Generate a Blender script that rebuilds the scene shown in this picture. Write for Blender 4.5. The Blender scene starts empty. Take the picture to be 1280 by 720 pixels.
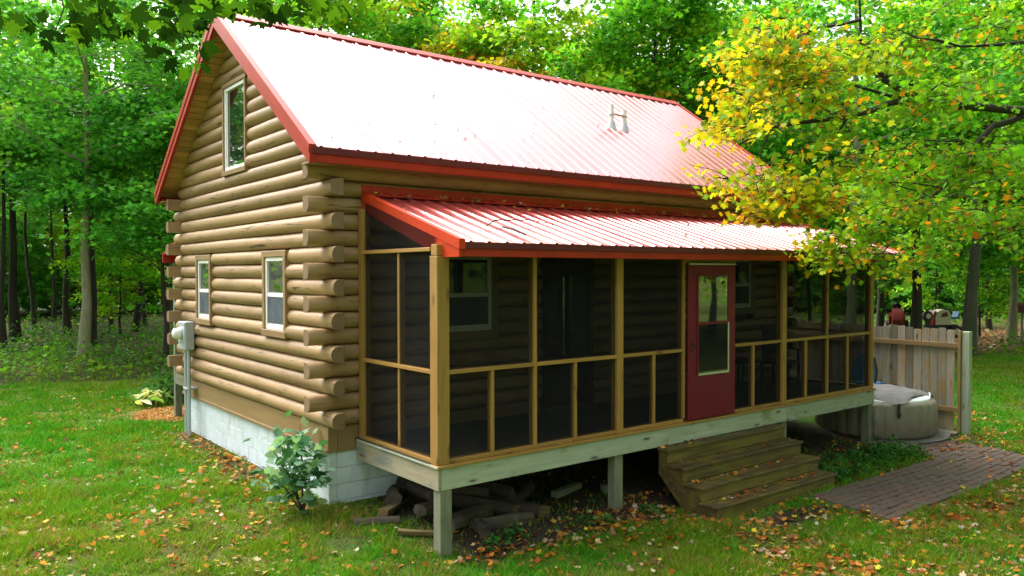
import bpy, math, random
import numpy as np
from math import sin, cos, radians, pi
from mathutils import Matrix, Vector

rng = np.random.default_rng(7)
random.seed(7)
S = bpy.context.scene
COL = S.collection

# ------------------------------------------------------------------ camera
CAM = np.array([-4.1473, -8.9488, 2.818])
YAW, PITCH, ROLL, FPX = -0.6624, -0.0194, -0.0018, 989.2246
fwd = np.array([sin(-YAW) * cos(PITCH), cos(YAW) * cos(PITCH), sin(PITCH)])
rt = np.cross(fwd, [0, 0, 1.0]); rt /= np.linalg.norm(rt)
up = np.cross(rt, fwd)
rt, up = rt * cos(ROLL) + up * sin(ROLL), -rt * sin(ROLL) + up * cos(ROLL)
cd = bpy.data.cameras.new('camera')
cam = bpy.data.objects.new('camera', cd); COL.objects.link(cam)
cd.sensor_width = 36; cd.lens = 36 * FPX / 1280; cd.clip_end = 1000; cd.clip_start = .05
M4 = Matrix.Identity(4)
for i in range(3):
    M4[i][0], M4[i][1], M4[i][2], M4[i][3] = rt[i], up[i], -fwd[i], CAM[i]
cam.matrix_world = M4
S.camera = cam
FH = np.array([fwd[0], fwd[1]]) / np.hypot(fwd[0], fwd[1])
RH = np.array([FH[1], -FH[0]])
def at(bearing, d):                      # ground point at a bearing (tangent units) and a distance
    p = CAM[:2] + FH * d + RH * bearing * d
    return float(p[0]), float(p[1])
def bearing(px):
    return (px - 640) / FPX

# ------------------------------------------------------------------ world, sun, exposure
SUN_AZ, SUN_EL = radians(103), radians(53)          # bright patch of cloud over the back left of the cabin
w = bpy.data.worlds.new('World'); S.world = w; w.use_nodes = True
nt = w.node_tree
bg = nt.nodes['Background']
sky = nt.nodes.new('ShaderNodeTexSky'); sky.sky_type = 'NISHITA'; sky.sun_disc = False
sky.sun_elevation = SUN_EL; sky.sun_rotation = radians(90) - SUN_AZ
sky.dust_density = 6.0; sky.ozone_density = 1.0; sky.air_density = 1.4
hs = nt.nodes.new('ShaderNodeHueSaturation'); hs.inputs['Saturation'].default_value = 0.22
nt.links.new(sky.outputs[0], hs.inputs['Color']); nt.links.new(hs.outputs[0], bg.inputs['Color'])
bg.inputs['Strength'].default_value = 0.15
sl = bpy.data.lights.new('sun', 'SUN'); sl.energy = 1.5; sl.angle = radians(62); sl.color = (1, .95, .88)
so = bpy.data.objects.new('sun', sl); COL.objects.link(so)
sd = Vector((cos(SUN_AZ) * cos(SUN_EL), sin(SUN_AZ) * cos(SUN_EL), sin(SUN_EL)))
so.rotation_euler = sd.to_track_quat('Z', 'Y').to_euler()
so.location = (-10, -2, 20)
S.view_settings.view_transform = 'Standard'; S.view_settings.look = 'None'
S.view_settings.gamma = 1; S.view_settings.use_curve_mapping = False
S.view_settings.exposure = 1.75
S.render.engine = 'CYCLES'
S.cycles.max_bounces = 8; S.cycles.diffuse_bounces = 4; S.cycles.transparent_max_bounces = 12

# ------------------------------------------------------------------ materials
MAT = {}
def newmat(name):
    m = bpy.data.materials.new(name); m.use_nodes = True; MAT[name] = m
    return m, m.node_tree, m.node_tree.nodes['Principled BSDF']
def N(t, ty, **kw):
    n = t.nodes.new(ty)
    for k, v in kw.items(): setattr(n, k, v)
    return n
def coords(t, scale=(1, 1, 1), rnd=True, src='Object'):
    tc = N(t, 'ShaderNodeTexCoord'); mp = N(t, 'ShaderNodeMapping'); mp.inputs['Scale'].default_value = scale
    if rnd:
        oi = N(t, 'ShaderNodeObjectInfo'); ad = N(t, 'ShaderNodeVectorMath', operation='MULTIPLY_ADD')
        cx = N(t, 'ShaderNodeCombineXYZ')
        for i in range(3): t.links.new(oi.outputs['Random'], cx.inputs[i])
        t.links.new(cx.outputs[0], ad.inputs[0]); ad.inputs[1].default_value = (37, 61, 83)
        t.links.new(tc.outputs[src], ad.inputs[2]); t.links.new(ad.outputs[0], mp.inputs['Vector'])
    else:
        t.links.new(tc.outputs[src], mp.inputs['Vector'])
    return mp.outputs[0]
def noise(t, vec, scale=1, detail=5, rough=.6, dist=0):
    n = N(t, 'ShaderNodeTexNoise'); n.inputs['Scale'].default_value = scale; n.inputs['Detail'].default_value = detail
    n.inputs['Roughness'].default_value = rough; n.inputs['Distortion'].default_value = dist
    t.links.new(vec, n.inputs['Vector']); return n.outputs['Fac']
def ramp(t, fac, stops):
    r = N(t, 'ShaderNodeValToRGB'); e = r.color_ramp.elements
    while len(e) < len(stops): e.new(.5)
    for el, (p, c) in zip(e, stops): el.position = p; el.color = (*c, 1)
    t.links.new(fac, r.inputs[0]); return r.outputs[0]
def mix(t, fac, a, b, mode='MIX'):
    m = N(t, 'ShaderNodeMix', data_type='RGBA', blend_type=mode)
    for v, s in ((fac, m.inputs[0]), (a, m.inputs[6]), (b, m.inputs[7])):
        if isinstance(v, (int, float)): s.default_value = v
        elif isinstance(v, tuple): s.default_value = (*v, 1)
        else: t.links.new(v, s)
    return m.outputs[2]
def bump(t, h, strength, dist, p):
    b = N(t, 'ShaderNodeBump'); b.inputs['Strength'].default_value = strength; b.inputs['Distance'].default_value = dist
    t.links.new(h, b.inputs['Height']); t.links.new(b.outputs[0], p.inputs['Normal'])

def wood(name, c1, c2, stain=None, rough=.65, bs=.35, grain=(1.3, 22, 22), stain_lo=.5, stain_hi=.7, bd=.006, var=.25, knots=None):
    m, t, p = newmat(name)
    v = coords(t, grain); g = noise(t, v, 1, 6, .65, .4)
    c = ramp(t, g, [(.3, c1), (.7, c2)])
    if stain:
        s = noise(t, coords(t, (2.2, 5, 5)), 1, 5, .6)
        c = mix(t, ramp(t, s, [(stain_lo, (0, 0, 0)), (stain_hi, (1, 1, 1))]), c, stain)
    if knots:
        vo = N(t, 'ShaderNodeTexVoronoi'); vo.inputs['Scale'].default_value = 1; t.links.new(coords(t, (2.0, 7, 7)), vo.inputs['Vector'])
        c = mix(t, ramp(t, vo.outputs['Distance'], [(.09, (1, 1, 1)), (.15, (.25, .25, .25)), (.24, (0, 0, 0))]), c, knots)
    oi = N(t, 'ShaderNodeObjectInfo'); mr = N(t, 'ShaderNodeMapRange')
    mr.inputs[3].default_value = 1 - var; mr.inputs[4].default_value = 1 + var * .6
    t.links.new(oi.outputs['Random'], mr.inputs[0])
    cc = N(t, 'ShaderNodeCombineXYZ')
    for i in range(3): t.links.new(mr.outputs[0], cc.inputs[i])
    c = mix(t, 1.0, c, cc.outputs[0], 'MULTIPLY')
    t.links.new(c, p.inputs['Base Color']); p.inputs['Roughness'].default_value = rough
    bump(t, g, bs, bd, p); return m

def flat(name, c, rough=.5, metal=0, spec=.5, nscale=6, nvar=.12, bs=0, coat=0):
    m, t, p = newmat(name)
    n = noise(t, coords(t), nscale, 5, .65)
    lo = tuple(x * (1 - nvar) for x in c); hi = tuple(min(1, x * (1 + nvar)) for x in c)
    t.links.new(ramp(t, n, [(.3, lo), (.7, hi)]), p.inputs['Base Color'])
    p.inputs['Roughness'].default_value = rough; p.inputs['Metallic'].default_value = metal
    p.inputs['Specular IOR Level'].default_value = spec; p.inputs['Coat Weight'].default_value = coat
    if bs: bump(t, noise(t, coords(t), nscale * 5, 5, .7), bs, .004, p)
    return m

# logs: painted tan wood with checks (fine cracks), knots and uneven stain
m, t, p = newmat('log')
g = noise(t, coords(t, (1.1, 16, 16)), 1, 6, .65, .5)
c = ramp(t, g, [(.25, (.285, .178, .083)), (.75, (.37, .236, .114))])
s = noise(t, coords(t, (.9, 3, 3)), 1, 4, .6)
c = mix(t, ramp(t, s, [(.52, (0, 0, 0)), (.75, (1, 1, 1))]), c, (.235, .135, .056))
ck = noise(t, coords(t, (1.6, 26, 26)), 1, 3, .5, 1.2)
ckm = ramp(t, ck, [(.325, (1, 1, 1)), (.345, (0, 0, 0))])
c = mix(t, ckm, c, (.085, .05, .025))
vo = N(t, 'ShaderNodeTexVoronoi'); vo.inputs['Scale'].default_value = 1; t.links.new(coords(t, (1.5, 5, 5)), vo.inputs['Vector'])
kn = ramp(t, vo.outputs['Distance'], [(.10, (1, 1, 1)), (.17, (0, 0, 0))])
c = mix(t, kn, c, (.25, .14, .06))
oi = N(t, 'ShaderNodeObjectInfo'); mr = N(t, 'ShaderNodeMapRange'); mr.inputs[3].default_value = .86; mr.inputs[4].default_value = 1.1
t.links.new(oi.outputs['Random'], mr.inputs[0]); cc = N(t, 'ShaderNodeCombineXYZ')
for i in range(3): t.links.new(mr.outputs[0], cc.inputs[i])
c = mix(t, 1.0, c, cc.outputs[0], 'MULTIPLY')
t.links.new(c, p.inputs['Base Color']); p.inputs['Roughness'].default_value = .5
h = mix(t, .5, g, ck); bump(t, h, .3, .008, p)

wood('trim_wood', (.23, .14, .06), (.30, .19, .085), rough=.5, bs=.2, var=.1)
wood('post_wood', (.29, .15, .030), (.39, .22, .052), stain=(.20, .105, .024), rough=.6, stain_lo=.58, stain_hi=.8, var=.12, knots=(.16, .08, .02))
wood('soffit_wood', (.40, .21, .065), (.52, .29, .10), stain=(.32, .14, .04), rough=.55, stain_lo=.6, stain_hi=.75)
wood('pale_wood', (.28, .325, .24), (.41, .46, .36), stain=(.22, .24, .12), rough=.8, bs=.6, stain_lo=.55, stain_hi=.72, var=.1, knots=(.10, .09, .07))
wood('tan_rim_wood', (.30, .25, .16), (.46, .40, .28), stain=(.20, .22, .20), rough=.8, bs=.6, stain_lo=.5, stain_hi=.66, knots=(.14, .10, .06))
wood('grey_post', (.14, .15, .095), (.23, .24, .165), stain=(.12, .13, .06), rough=.85, bs=.5)
wood('mossy_tread', (.038, .025, .011), (.135, .09, .032), stain=(.15, .125, .02), rough=.5, bs=.8, stain_lo=.48, stain_hi=.66)
wood('mossy_riser', (.05, .036, .012), (.19, .135, .036), stain=(.17, .145, .02), rough=.55, bs=.8, stain_lo=.45, stain_hi=.65)
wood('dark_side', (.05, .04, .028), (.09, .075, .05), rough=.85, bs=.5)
wood('fence_wood', (.19, .17, .14), (.34, .305, .25), stain=(.30, .18, .07), rough=.85, bs=.7, stain_lo=.46, stain_hi=.68, var=.5, knots=(.09, .06, .035))
wood('fence_rail', (.22, .13, .05), (.34, .21, .085), stain=(.24, .17, .10), rough=.8, bs=.4)
wood('platform_wood', (.13, .125, .085), (.21, .20, .15), rough=.85, bs=.5)
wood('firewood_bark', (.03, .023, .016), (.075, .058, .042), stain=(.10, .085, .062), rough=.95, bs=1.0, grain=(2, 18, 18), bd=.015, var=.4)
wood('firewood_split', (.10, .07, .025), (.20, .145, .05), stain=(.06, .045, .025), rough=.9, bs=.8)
wood('dark_furniture', (.02, .017, .015), (.04, .032, .027), rough=.6)
wood('dark_door', (.035, .014, .016), (.05, .02, .022), rough=.4, bs=.1)
flat('block_paint', (.56, .645, .69), rough=.7, nscale=4, nvar=.09, bs=.35)
_t = MAT['block_paint'].node_tree; _p = _t.nodes['Principled BSDF']; _src = _p.inputs['Base Color'].links[0].from_socket
_geo = N(_t, 'ShaderNodeNewGeometry'); _mp = N(_t, 'ShaderNodeMapping'); _mp.inputs['Scale'].default_value = (1, 1, .35); _t.links.new(_geo.outputs['Position'], _mp.inputs['Vector'])
_n = noise(_t, _mp.outputs[0], 3.2, 6, .7); _t.links.new(mix(_t, ramp(_t, _n, [(.52, (0, 0, 0)), (.72, (.55, .55, .55))]), _src, (.36, .36, .29)), _p.inputs['Base Color'])
flat('mortar', (.36, .42, .43), rough=.85, nscale=8, nvar=.12)
flat('vinyl', (.80, .80, .78), rough=.35, nvar=.03)
flat('red_trim', (.34, .026, .012), rough=.45, nscale=3, nvar=.16, spec=.25)
flat('maroon', (.11, .012, .018), rough=.4, nvar=.15, spec=.4)
flat('red_trim_lit', (.50, .042, .009), rough=.45, nscale=3, nvar=.12, spec=.25)  # brighter copy of the trim red, light on the porch rakes painted in
flat('crimson', (.145, .004, .024), rough=.4, nvar=.08, spec=.3)
flat('grey_metal', (.42, .47, .50), rough=.45, metal=.35, nvar=.07)
flat('pvc', (.72, .76, .76), rough=.35, nvar=.05)
flat('lead_boot', (.45, .50, .54), rough=.5, nvar=.1)
flat('strap_brown', (.40, .27, .14), rough=.6)
flat('silver', (.62, .62, .62), rough=.3, metal=.7, nvar=.04)
flat('black_plastic', (.015, .015, .016), rough=.45)
flat('rubber', (.02, .02, .02), rough=.8, nscale=20)
flat('tub_vinyl', (.20, .172, .135), rough=.5, nscale=8, nvar=.10)
flat('tub_cover', (.17, .165, .165), rough=.65, nscale=5, nvar=.25, bs=.3)
flat('tub_rim', (.72, .76, .80), rough=.35, nvar=.05)
flat('blue_fabric', (.03, .13, .24), rough=.6)
flat('tractor_red', (.12, .007, .012), rough=.3)
flat('tractor_white', (.60, .55, .48), rough=.4)
flat('twig', (.06, .042, .03), rough=.9)
flat('mulch', (.55, .27, .07), rough=.9, nscale=30, nvar=.35)
flat('dark_gap', (.02, .016, .012), rough=.9)
flat('deck_floor', (.05, .042, .028), rough=.8, nscale=10, nvar=.25)
flat('red_box', (.10, .02, .02), rough=.6)
flat('log_end', (.30, .185, .085), rough=.65, nscale=22, nvar=.22, bs=.3)

m, t, p = newmat('log_end_rings')
wv = N(t, 'ShaderNodeTexWave', wave_type='RINGS', rings_direction='X'); wv.inputs['Scale'].default_value = 14; wv.inputs['Distortion'].default_value = 2.5; wv.inputs['Detail'].default_value = 3
t.links.new(coords(t, rnd=False), wv.inputs['Vector'])
c = ramp(t, wv.outputs['Fac'], [(.2, (.15, .092, .045)), (.8, (.24, .155, .078))])
n1 = noise(t, coords(t), 16, 5, .7); c = mix(t, ramp(t, n1, [(.5, (0, 0, 0)), (.75, (.8, .8, .8))]), c, (.11, .07, .04))
t.links.new(c, p.inputs['Base Color']); p.inputs['Roughness'].default_value = .8; bump(t, n1, .4, .006, p)
# painted roof metal: red under a glossy clear coat, faint dirt
m, t, p = newmat('roof_metal')
n1 = noise(t, coords(t, (1, 1, 1)), 1.3, 5, .6)
c = ramp(t, n1, [(.3, (.50, .055, .05)), (.7, (.58, .085, .08))])
t.links.new(c, p.inputs['Base Color']); p.inputs['Metallic'].default_value = .55
p.inputs['Roughness'].default_value = .33; p.inputs['Coat Weight'].default_value = 1; p.inputs['Coat IOR'].default_value = 2.25
p.inputs['Coat Roughness'].default_value = .17
# window glass: opaque mirror-like pane, the unlit room painted in as a dark base
m, t, p = newmat('glass')
p.inputs['Base Color'].default_value = (.012, .016, .016, 1); p.inputs['Roughness'].default_value = .02
p.inputs['IOR'].default_value = 2.1; p.inputs['Coat Weight'].default_value = .6; p.inputs['Coat Roughness'].default_value = .02
n1 = noise(t, coords(t), 1.2, 2, .5); bump(t, n1, .04, .02, p)
# insect screens: woven mesh, half open
def screen_mat(name, fac, c):
    m = bpy.data.materials.new(name); m.use_nodes = True; MAT[name] = m; t = m.node_tree; t.nodes.clear()
    out = N(t, 'ShaderNodeOutputMaterial'); mx = N(t, 'ShaderNodeMixShader'); tr = N(t, 'ShaderNodeBsdfTransparent'); df = N(t, 'ShaderNodeBsdfDiffuse')
    n1 = noise(t, coords(t, (1, 1, 1)), 2.5, 4, .6)
    t.links.new(ramp(t, n1, [(.3, tuple(x * .75 for x in c)), (.75, tuple(x * 1.35 for x in c))]), df.inputs[0])
    mx.inputs[0].default_value = fac
    t.links.new(tr.outputs[0], mx.inputs[1]); t.links.new(df.outputs[0], mx.inputs[2]); t.links.new(mx.outputs[0], out.inputs[0])
screen_mat('screen', .38, (.017, .018, .021))
screen_mat('window_screen', .8, (.12, .14, .16))

# leaves: colour comes from the leaves' own attribute, light passes through
def leaf_mat(name, trans=.45, gloss=.35, tint=True):
    m = bpy.data.materials.new(name); m.use_nodes = True; MAT[name] = m; t = m.node_tree
    p = t.nodes['Principled BSDF']; out = t.nodes['Material Output']
    a = N(t, 'ShaderNodeAttribute'); a.attribute_name = 'Col'
    c = a.outputs['Color']
    if tint:
        oi = N(t, 'ShaderNodeObjectInfo'); c = mix(t, 1.0, c, oi.outputs['Color'], 'MULTIPLY')
    t.links.new(c, p.inputs['Base Color']); p.inputs['Roughness'].default_value = .5; p.inputs['Specular IOR Level'].default_value = gloss
    tr = N(t, 'ShaderNodeBsdfTranslucent'); t.links.new(mix(t, 1.0, c, (1.5, 1.35, .7), 'MULTIPLY'), tr.inputs[0])
    mx = N(t, 'ShaderNodeMixShader'); mx.inputs[0].default_value = trans
    t.links.new(p.outputs[0], mx.inputs[1]); t.links.new(tr.outputs[0], mx.inputs[2]); t.links.new(mx.outputs[0], out.inputs[0])
leaf_mat('leaf', .45, .10); leaf_mat('near_leaf', .38, .0); leaf_mat('litter', .15, .05, False); leaf_mat('grass', .30, .05, False)
def bark(name, c1, c2, c3):
    m, t, p = newmat(name)
    g = noise(t, coords(t, (9, 9, 1.6)), 1.6, 6, .7, .6)
    c = ramp(t, g, [(.32, c1), (.68, c2)])
    s = noise(t, coords(t, (1, 1, .5)), 1.6, 5, .65)
    c = mix(t, ramp(t, s, [(.5, (0, 0, 0)), (.66, (1, 1, 1))]), c, c3)
    t.links.new(c, p.inputs['Base Color']); p.inputs['Roughness'].default_value = .95; bump(t, g, .9, .03, p)
bark('bark_dark', (.018, .014, .010), (.05, .04, .03), (.035, .04, .02))
bark('bark_pale', (.16, .155, .09), (.32, .31, .20), (.20, .26, .08))
bark('bark_grey', (.05, .045, .035), (.12, .11, .09), (.06, .075, .04))

# ------------------------------------------------------------------ helpers
WM = {}
def reg(o, parent, wl, rot=None):
    from mathutils import Euler
    m = Matrix.Translation(wl)
    if rot: m = m @ Euler(rot).to_matrix().to_4x4()
    WM[o.name] = m
    if parent is not None:
        o.parent = parent; o.matrix_local = WM[parent.name].inverted() @ m
    else:
        o.location = wl
        if rot: o.rotation_euler = rot
def tag(o, label=None, cat=None, group=None, kind=None):
    if label: o['label'] = label
    if cat: o['category'] = cat
    if group: o['group'] = group
    if kind: o['kind'] = kind
    return o
def thing(name, label, cat, loc=(0, 0, 0), group=None):
    o = bpy.data.objects.new(name, None); COL.objects.link(o); o.empty_display_size = .2
    reg(o, None, loc); return tag(o, label, cat, group)
def link(name, me, parent=None, loc=(0, 0, 0), rot=None):
    o = bpy.data.objects.new(name, me); COL.objects.link(o); reg(o, parent, loc, rot)
    return o
def mesh_from(name, V, F, mat, smooth=False, sharp=40):
    me = bpy.data.meshes.new(name); me.from_pydata([tuple(v) for v in V], [], F)
    mats = mat if isinstance(mat, (list, tuple)) else [mat]
    for mm in mats: me.materials.append(MAT[mm])
    me.update()
    if smooth:
        me.shade_smooth(); me.set_sharp_from_angle(angle=radians(sharp))
    return me
BOX = {}
def box_mesh(sx, sy, sz, mat, b):
    key = (round(sx, 4), round(sy, 4), round(sz, 4), mat, b)
    if key in BOX: return BOX[key]
    b = min(b, sx * .4, sy * .4, sz * .4)
    hx, hy, hz = sx / 2, sy / 2, sz / 2
    if b <= 0:
        V = [(x * hx, y * hy, z * hz) for x in (-1, 1) for y in (-1, 1) for z in (-1, 1)]
        F = [(0, 1, 3, 2), (4, 6, 7, 5), (0, 4, 5, 1), (2, 3, 7, 6), (0, 2, 6, 4), (1, 5, 7, 3)]
    else:
        V = []; ix = {}
        for x in (-1, 1):
            for y in (-1, 1):
                for z in (-1, 1):
                    for a in range(3):
                        h = [x * (hx - b), y * (hy - b), z * (hz - b)]
                        h[a] = (x * hx, y * hy, z * hz)[a]
                        ix[(x, y, z, a)] = len(V); V.append(tuple(h))
        F = []
        for a in range(3):
            o = [i for i in range(3) if i != a]
            for s in (-1, 1):
                q = []
                for u, v in ((-1, -1), (1, -1), (1, 1), (-1, 1)):
                    k = [0, 0, 0]; k[a] = s; k[o[0]] = u; k[o[1]] = v; q.append(ix[(*k, a)])
                F.append(tuple(q))
            for u in (-1, 1):
                for v in (-1, 1):
                    k0 = [0, 0, 0]; k1 = [0, 0, 0]; k0[a] = -1; k1[a] = 1
                    for k in (k0, k1): k[o[0]] = u; k[o[1]] = v
                    F.append((ix[(*k0, o[0])], ix[(*k1, o[0])], ix[(*k1, o[1])], ix[(*k0, o[1])]))
        for x in (-1, 1):
            for y in (-1, 1):
                for z in (-1, 1): F.append((ix[(x, y, z, 0)], ix[(x, y, z, 1)], ix[(x, y, z, 2)]))
    me = bpy.data.meshes.new('box'); me.from_pydata(V, [], F); me.materials.append(MAT[mat])
    import bmesh
    bm = bmesh.new(); bm.from_mesh(me); bmesh.ops.recalc_face_normals(bm, faces=bm.faces); bm.to_mesh(me); bm.free()
    BOX[key] = me; return me
def B(name, parent, x0, x1, y0, y1, z0, z1, mat, b=.004):
    """board/box between world bounds, its grain (local X) along its longest side"""
    sx, sy, sz = x1 - x0, y1 - y0, z1 - z0
    c = ((x0 + x1) / 2, (y0 + y1) / 2, (z0 + z1) / 2)
    if sx >= sy and sx >= sz: return link(name, box_mesh(sx, sy, sz, mat, b), parent, c)
    if sy >= sz: return link(name, box_mesh(sy, sx, sz, mat, b), parent, c, (0, 0, pi / 2))
    return link(name, box_mesh(sz, sy, sx, mat, b), parent, c, (0, -pi / 2, 0))
def bar(name, parent, a, c, wd, th, mat, b=.004):
    """board from a to c, width wd (horizontal side), thickness th"""
    a = Vector(a); c = Vector(c); d = c - a
    return link(name, box_mesh(d.length, wd, th, mat, b), parent, tuple((a + c) / 2), tuple(d.to_track_quat('X', 'Z').to_euler()))
def tube(V, F, pts, rad, n=8, cap=True):
    pts = [np.array(q, float) for q in pts]; base = len(V); ref = np.array([.31, .77, .55])
    for i, q in enumerate(pts):
        d = (pts[min(i + 1, len(pts) - 1)] - pts[max(i - 1, 0)]); d /= np.linalg.norm(d) + 1e-9
        a = np.cross(d, ref); a /= np.linalg.norm(a) + 1e-9; bb = np.cross(d, a)
        for k in range(n):
            th = 2 * pi * k / n; V.append(q + rad[i] * (cos(th) * a + sin(th) * bb))
    for i in range(len(pts) - 1):
        for k in range(n):
            F.append((base + i * n + k, base + i * n + (k + 1) % n, base + (i + 1) * n + (k + 1) % n, base + (i + 1) * n + k))
    if cap:
        F.append(tuple(base + k for k in reversed(range(n)))); F.append(tuple(base + (len(pts) - 1) * n + k for k in range(n)))
def tube_obj(name, parent, pts, rad, mat, n=10, loc=(0, 0, 0), smooth=True):
    V, F = [], []
    if isinstance(rad, (int, float)): rad = [rad] * len(pts)
    tube(V, F, pts, rad, n); return link(name, mesh_from(name, V, F, mat, smooth, 50), parent, loc)

MAPLE = np.array([(0, -.42), (.07, -.30), (.30, -.36), (.22, -.16), (.52, -.02), (.34, .06), (.36, .26), (.16, .20), (0, .58),
                  (-.16, .20), (-.36, .26), (-.34, .06), (-.52, -.02), (-.22, -.16), (-.30, -.36), (-.07, -.30)])
_h = [(.03, -.36), (.24, -.40), (.22, -.27), (.40, -.17), (.28, -.10), (.55, .06), (.44, .10), (.46, .22), (.27, .17), (.20, .16), (.25, .36), (.15, .33)]
MAPLE26 = np.array(_h + [(0, .60)] + [(-a, b) for a, b in reversed(_h)])
LITE = np.array([(0, -.45), (.30, -.28), (.46, .08), (.20, .12), (0, .55), (-.20, .12), (-.46, .08), (-.30, -.28)])
QUAD = np.array([(0, -.5), (.36, -.02), (0, .5), (-.36, .02)])
OVAL = np.array([(0, -.5), (.2, -.25), (.24, .05), (0, .5), (-.24, .05), (-.2, -.25)])
def unit(a): return a / (np.linalg.norm(a, axis=1, keepdims=True) + 1e-9)
def leaf_mesh(name, C, size, col, shape=LITE, tilt=.6, mat='leaf', curl=.25, up0=None, g=rng):
    n = len(C); k = len(shape)
    nrm = g.normal(0, tilt, (n, 3)); nrm[:, 2] += 1.0
    if up0 is not None: nrm += up0
    nrm = unit(nrm)
    a = unit(np.cross(nrm, g.normal(0, 1, (n, 3)))); b = np.cross(nrm, a)
    size = np.broadcast_to(np.asarray(size, float), (n,))
    r2 = (shape ** 2).sum(1)
    P = (C[:, None, :] + size[:, None, None] * (shape[None, :, 0, None] * a[:, None, :] + shape[None, :, 1, None] * b[:, None, :]
         - curl * r2[None, :, None] * nrm[:, None, :]))
    return raw_mesh(name, P.reshape(-1, 3), n, k, np.repeat(col, k, axis=0), mat)
def raw_mesh(name, P, n, k, col, mat):
    me = bpy.data.meshes.new(name)
    me.vertices.add(n * k); me.vertices.foreach_set('co', np.ascontiguousarray(P, dtype=np.float32).ravel())
    me.loops.add(n * k); me.loops.foreach_set('vertex_index', np.arange(n * k, dtype=np.int32))
    me.polygons.add(n); me.polygons.foreach_set('loop_start', np.arange(0, n * k, k, dtype=np.int32))
    me.materials.append(MAT[mat]); me.update(calc_edges=True)
    at_ = me.attributes.new('Col', 'FLOAT_COLOR', 'POINT')
    c4 = np.ones((n * k, 4), np.float32); c4[:, :3] = col; at_.data.foreach_set('color', c4.ravel())
    return me
def jitter_col(base, n, v=.25, g=rng):
    c = np.broadcast_to(np.asarray(base, float), (n, 3)).copy()
    return np.clip(c * (1 + g.normal(0, v, (n, 1))) * (1 + g.normal(0, v * .4, (n, 3))), .004, .9)

# smooth value noise for masks
_tab = np.random.default_rng(3).random((64, 64))
def vn(x, y, s=1.0):
    x = np.asarray(x, float) * s + 1000; y = np.asarray(y, float) * s + 1000
    xi = np.floor(x).astype(int); yi = np.floor(y).astype(int); fx = x - xi; fy = y - yi
    fx = fx * fx * (3 - 2 * fx); fy = fy * fy * (3 - 2 * fy)
    T = lambda i, j: _tab[i % 64, j % 64]
    return (T(xi, yi) * (1 - fx) + T(xi + 1, yi) * fx) * (1 - fy) + (T(xi, yi + 1) * (1 - fx) + T(xi + 1, yi + 1) * fx) * fy
def fbm(x, y, s=1.0): return .5 * vn(x, y, s) + .3 * vn(x + 9, y + 4, s * 2.3) + .2 * vn(x + 3, y + 7, s * 5.1)
def sst(e0, e1, x): q = np.clip((x - e0) / (e1 - e0), 0, 1); return q * q * (3 - 2 * q)

# ------------------------------------------------------------------ the ground
def gz(x, y):
    x = np.asarray(x, float); y = np.asarray(y, float)
    z = np.interp(y, [-60, -6, -4.5, -2.2, .3, 60], [-.30, -.30, -.28, -.225, 0, 0])
    far = sst(16, 40, np.hypot(x - 4, y - 2))
    return z + .05 * (fbm(x, y, .35) - .5) * sst(1.0, 4, np.hypot(x - 4, y + 1) - 5) + far * .35 * (fbm(x, y, .12) - .5)
def edge_y(x): return np.interp(x, [-40, -12, -2.1, 1.3, 8, 14, 19, 23, 30, 45], [14, 15.5, 14.3, 13.4, 12.5, 10, 6, 2.6, .5, -4])
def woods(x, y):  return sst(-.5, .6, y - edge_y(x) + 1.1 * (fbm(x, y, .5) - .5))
def boxm(x, y, x0, x1, y0, y1, f):
    return sst(-f, f, x - x0) * sst(-f, f, x1 - x) * sst(-f, f, y - y0) * sst(-f, f, y1 - y)
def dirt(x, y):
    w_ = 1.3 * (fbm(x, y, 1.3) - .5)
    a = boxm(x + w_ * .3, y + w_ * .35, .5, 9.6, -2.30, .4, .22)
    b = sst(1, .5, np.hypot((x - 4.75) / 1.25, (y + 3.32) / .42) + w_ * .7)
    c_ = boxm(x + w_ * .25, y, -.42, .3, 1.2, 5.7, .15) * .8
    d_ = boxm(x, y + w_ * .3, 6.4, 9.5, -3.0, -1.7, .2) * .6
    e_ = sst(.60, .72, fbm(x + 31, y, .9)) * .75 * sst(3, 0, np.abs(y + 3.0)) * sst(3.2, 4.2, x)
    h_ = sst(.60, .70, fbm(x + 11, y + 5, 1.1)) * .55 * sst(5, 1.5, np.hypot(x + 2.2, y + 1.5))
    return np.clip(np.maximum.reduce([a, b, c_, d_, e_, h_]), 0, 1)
def track(x, y):                          # bare, leaf-strewn track at the edge of the right-hand wood
    return boxm(x + (fbm(x, y, .4) - .5) * 2, y + (fbm(x, y, .4) - .5) * 2, 21, 60, 3.2, 7.2, .5)
def axis(lo, hi, fine_lo, fine_hi, st):
    a = list(np.arange(fine_lo, fine_hi, st)); q = a[0]; s = st; pre = []
    while q > lo: s *= 1.25; q -= s; pre.append(q)
    q = a[-1]; s = st; post = []
    while q < hi: s *= 1.25; q += s; post.append(q)
    return np.array(pre[::-1] + a + post)
gx = axis(-300, 300, -10, 16, .11); gy = axis(-300, 300, -9, 18, .11)
X, Y = np.meshgrid(gx, gy, indexing='ij'); Z = gz(X, Y)
nx, ny = X.shape; P = np.stack([X, Y, Z], -1).reshape(-1, 3)
idx = np.arange(nx * ny).reshape(nx, ny)
Q = np.stack([idx[:-1, :-1], idx[1:, :-1], idx[1:, 1:], idx[:-1, 1:]], -1).reshape(-1, 4)
me = bpy.data.meshes.new('ground')
me.vertices.add(len(P)); me.vertices.foreach_set('co', P.astype(np.float32).ravel())
me.loops.add(Q.size); me.loops.foreach_set('vertex_index', Q.astype(np.int32).ravel())
me.polygons.add(len(Q)); me.polygons.foreach_set('loop_start', np.arange(0, Q.size, 4, dtype=np.int32)); me.update(calc_edges=True)
me.shade_smooth()
x, y = P[:, 0], P[:, 1]
lush = sst(.35, .65, fbm(x, y, .45))[:, None]
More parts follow.
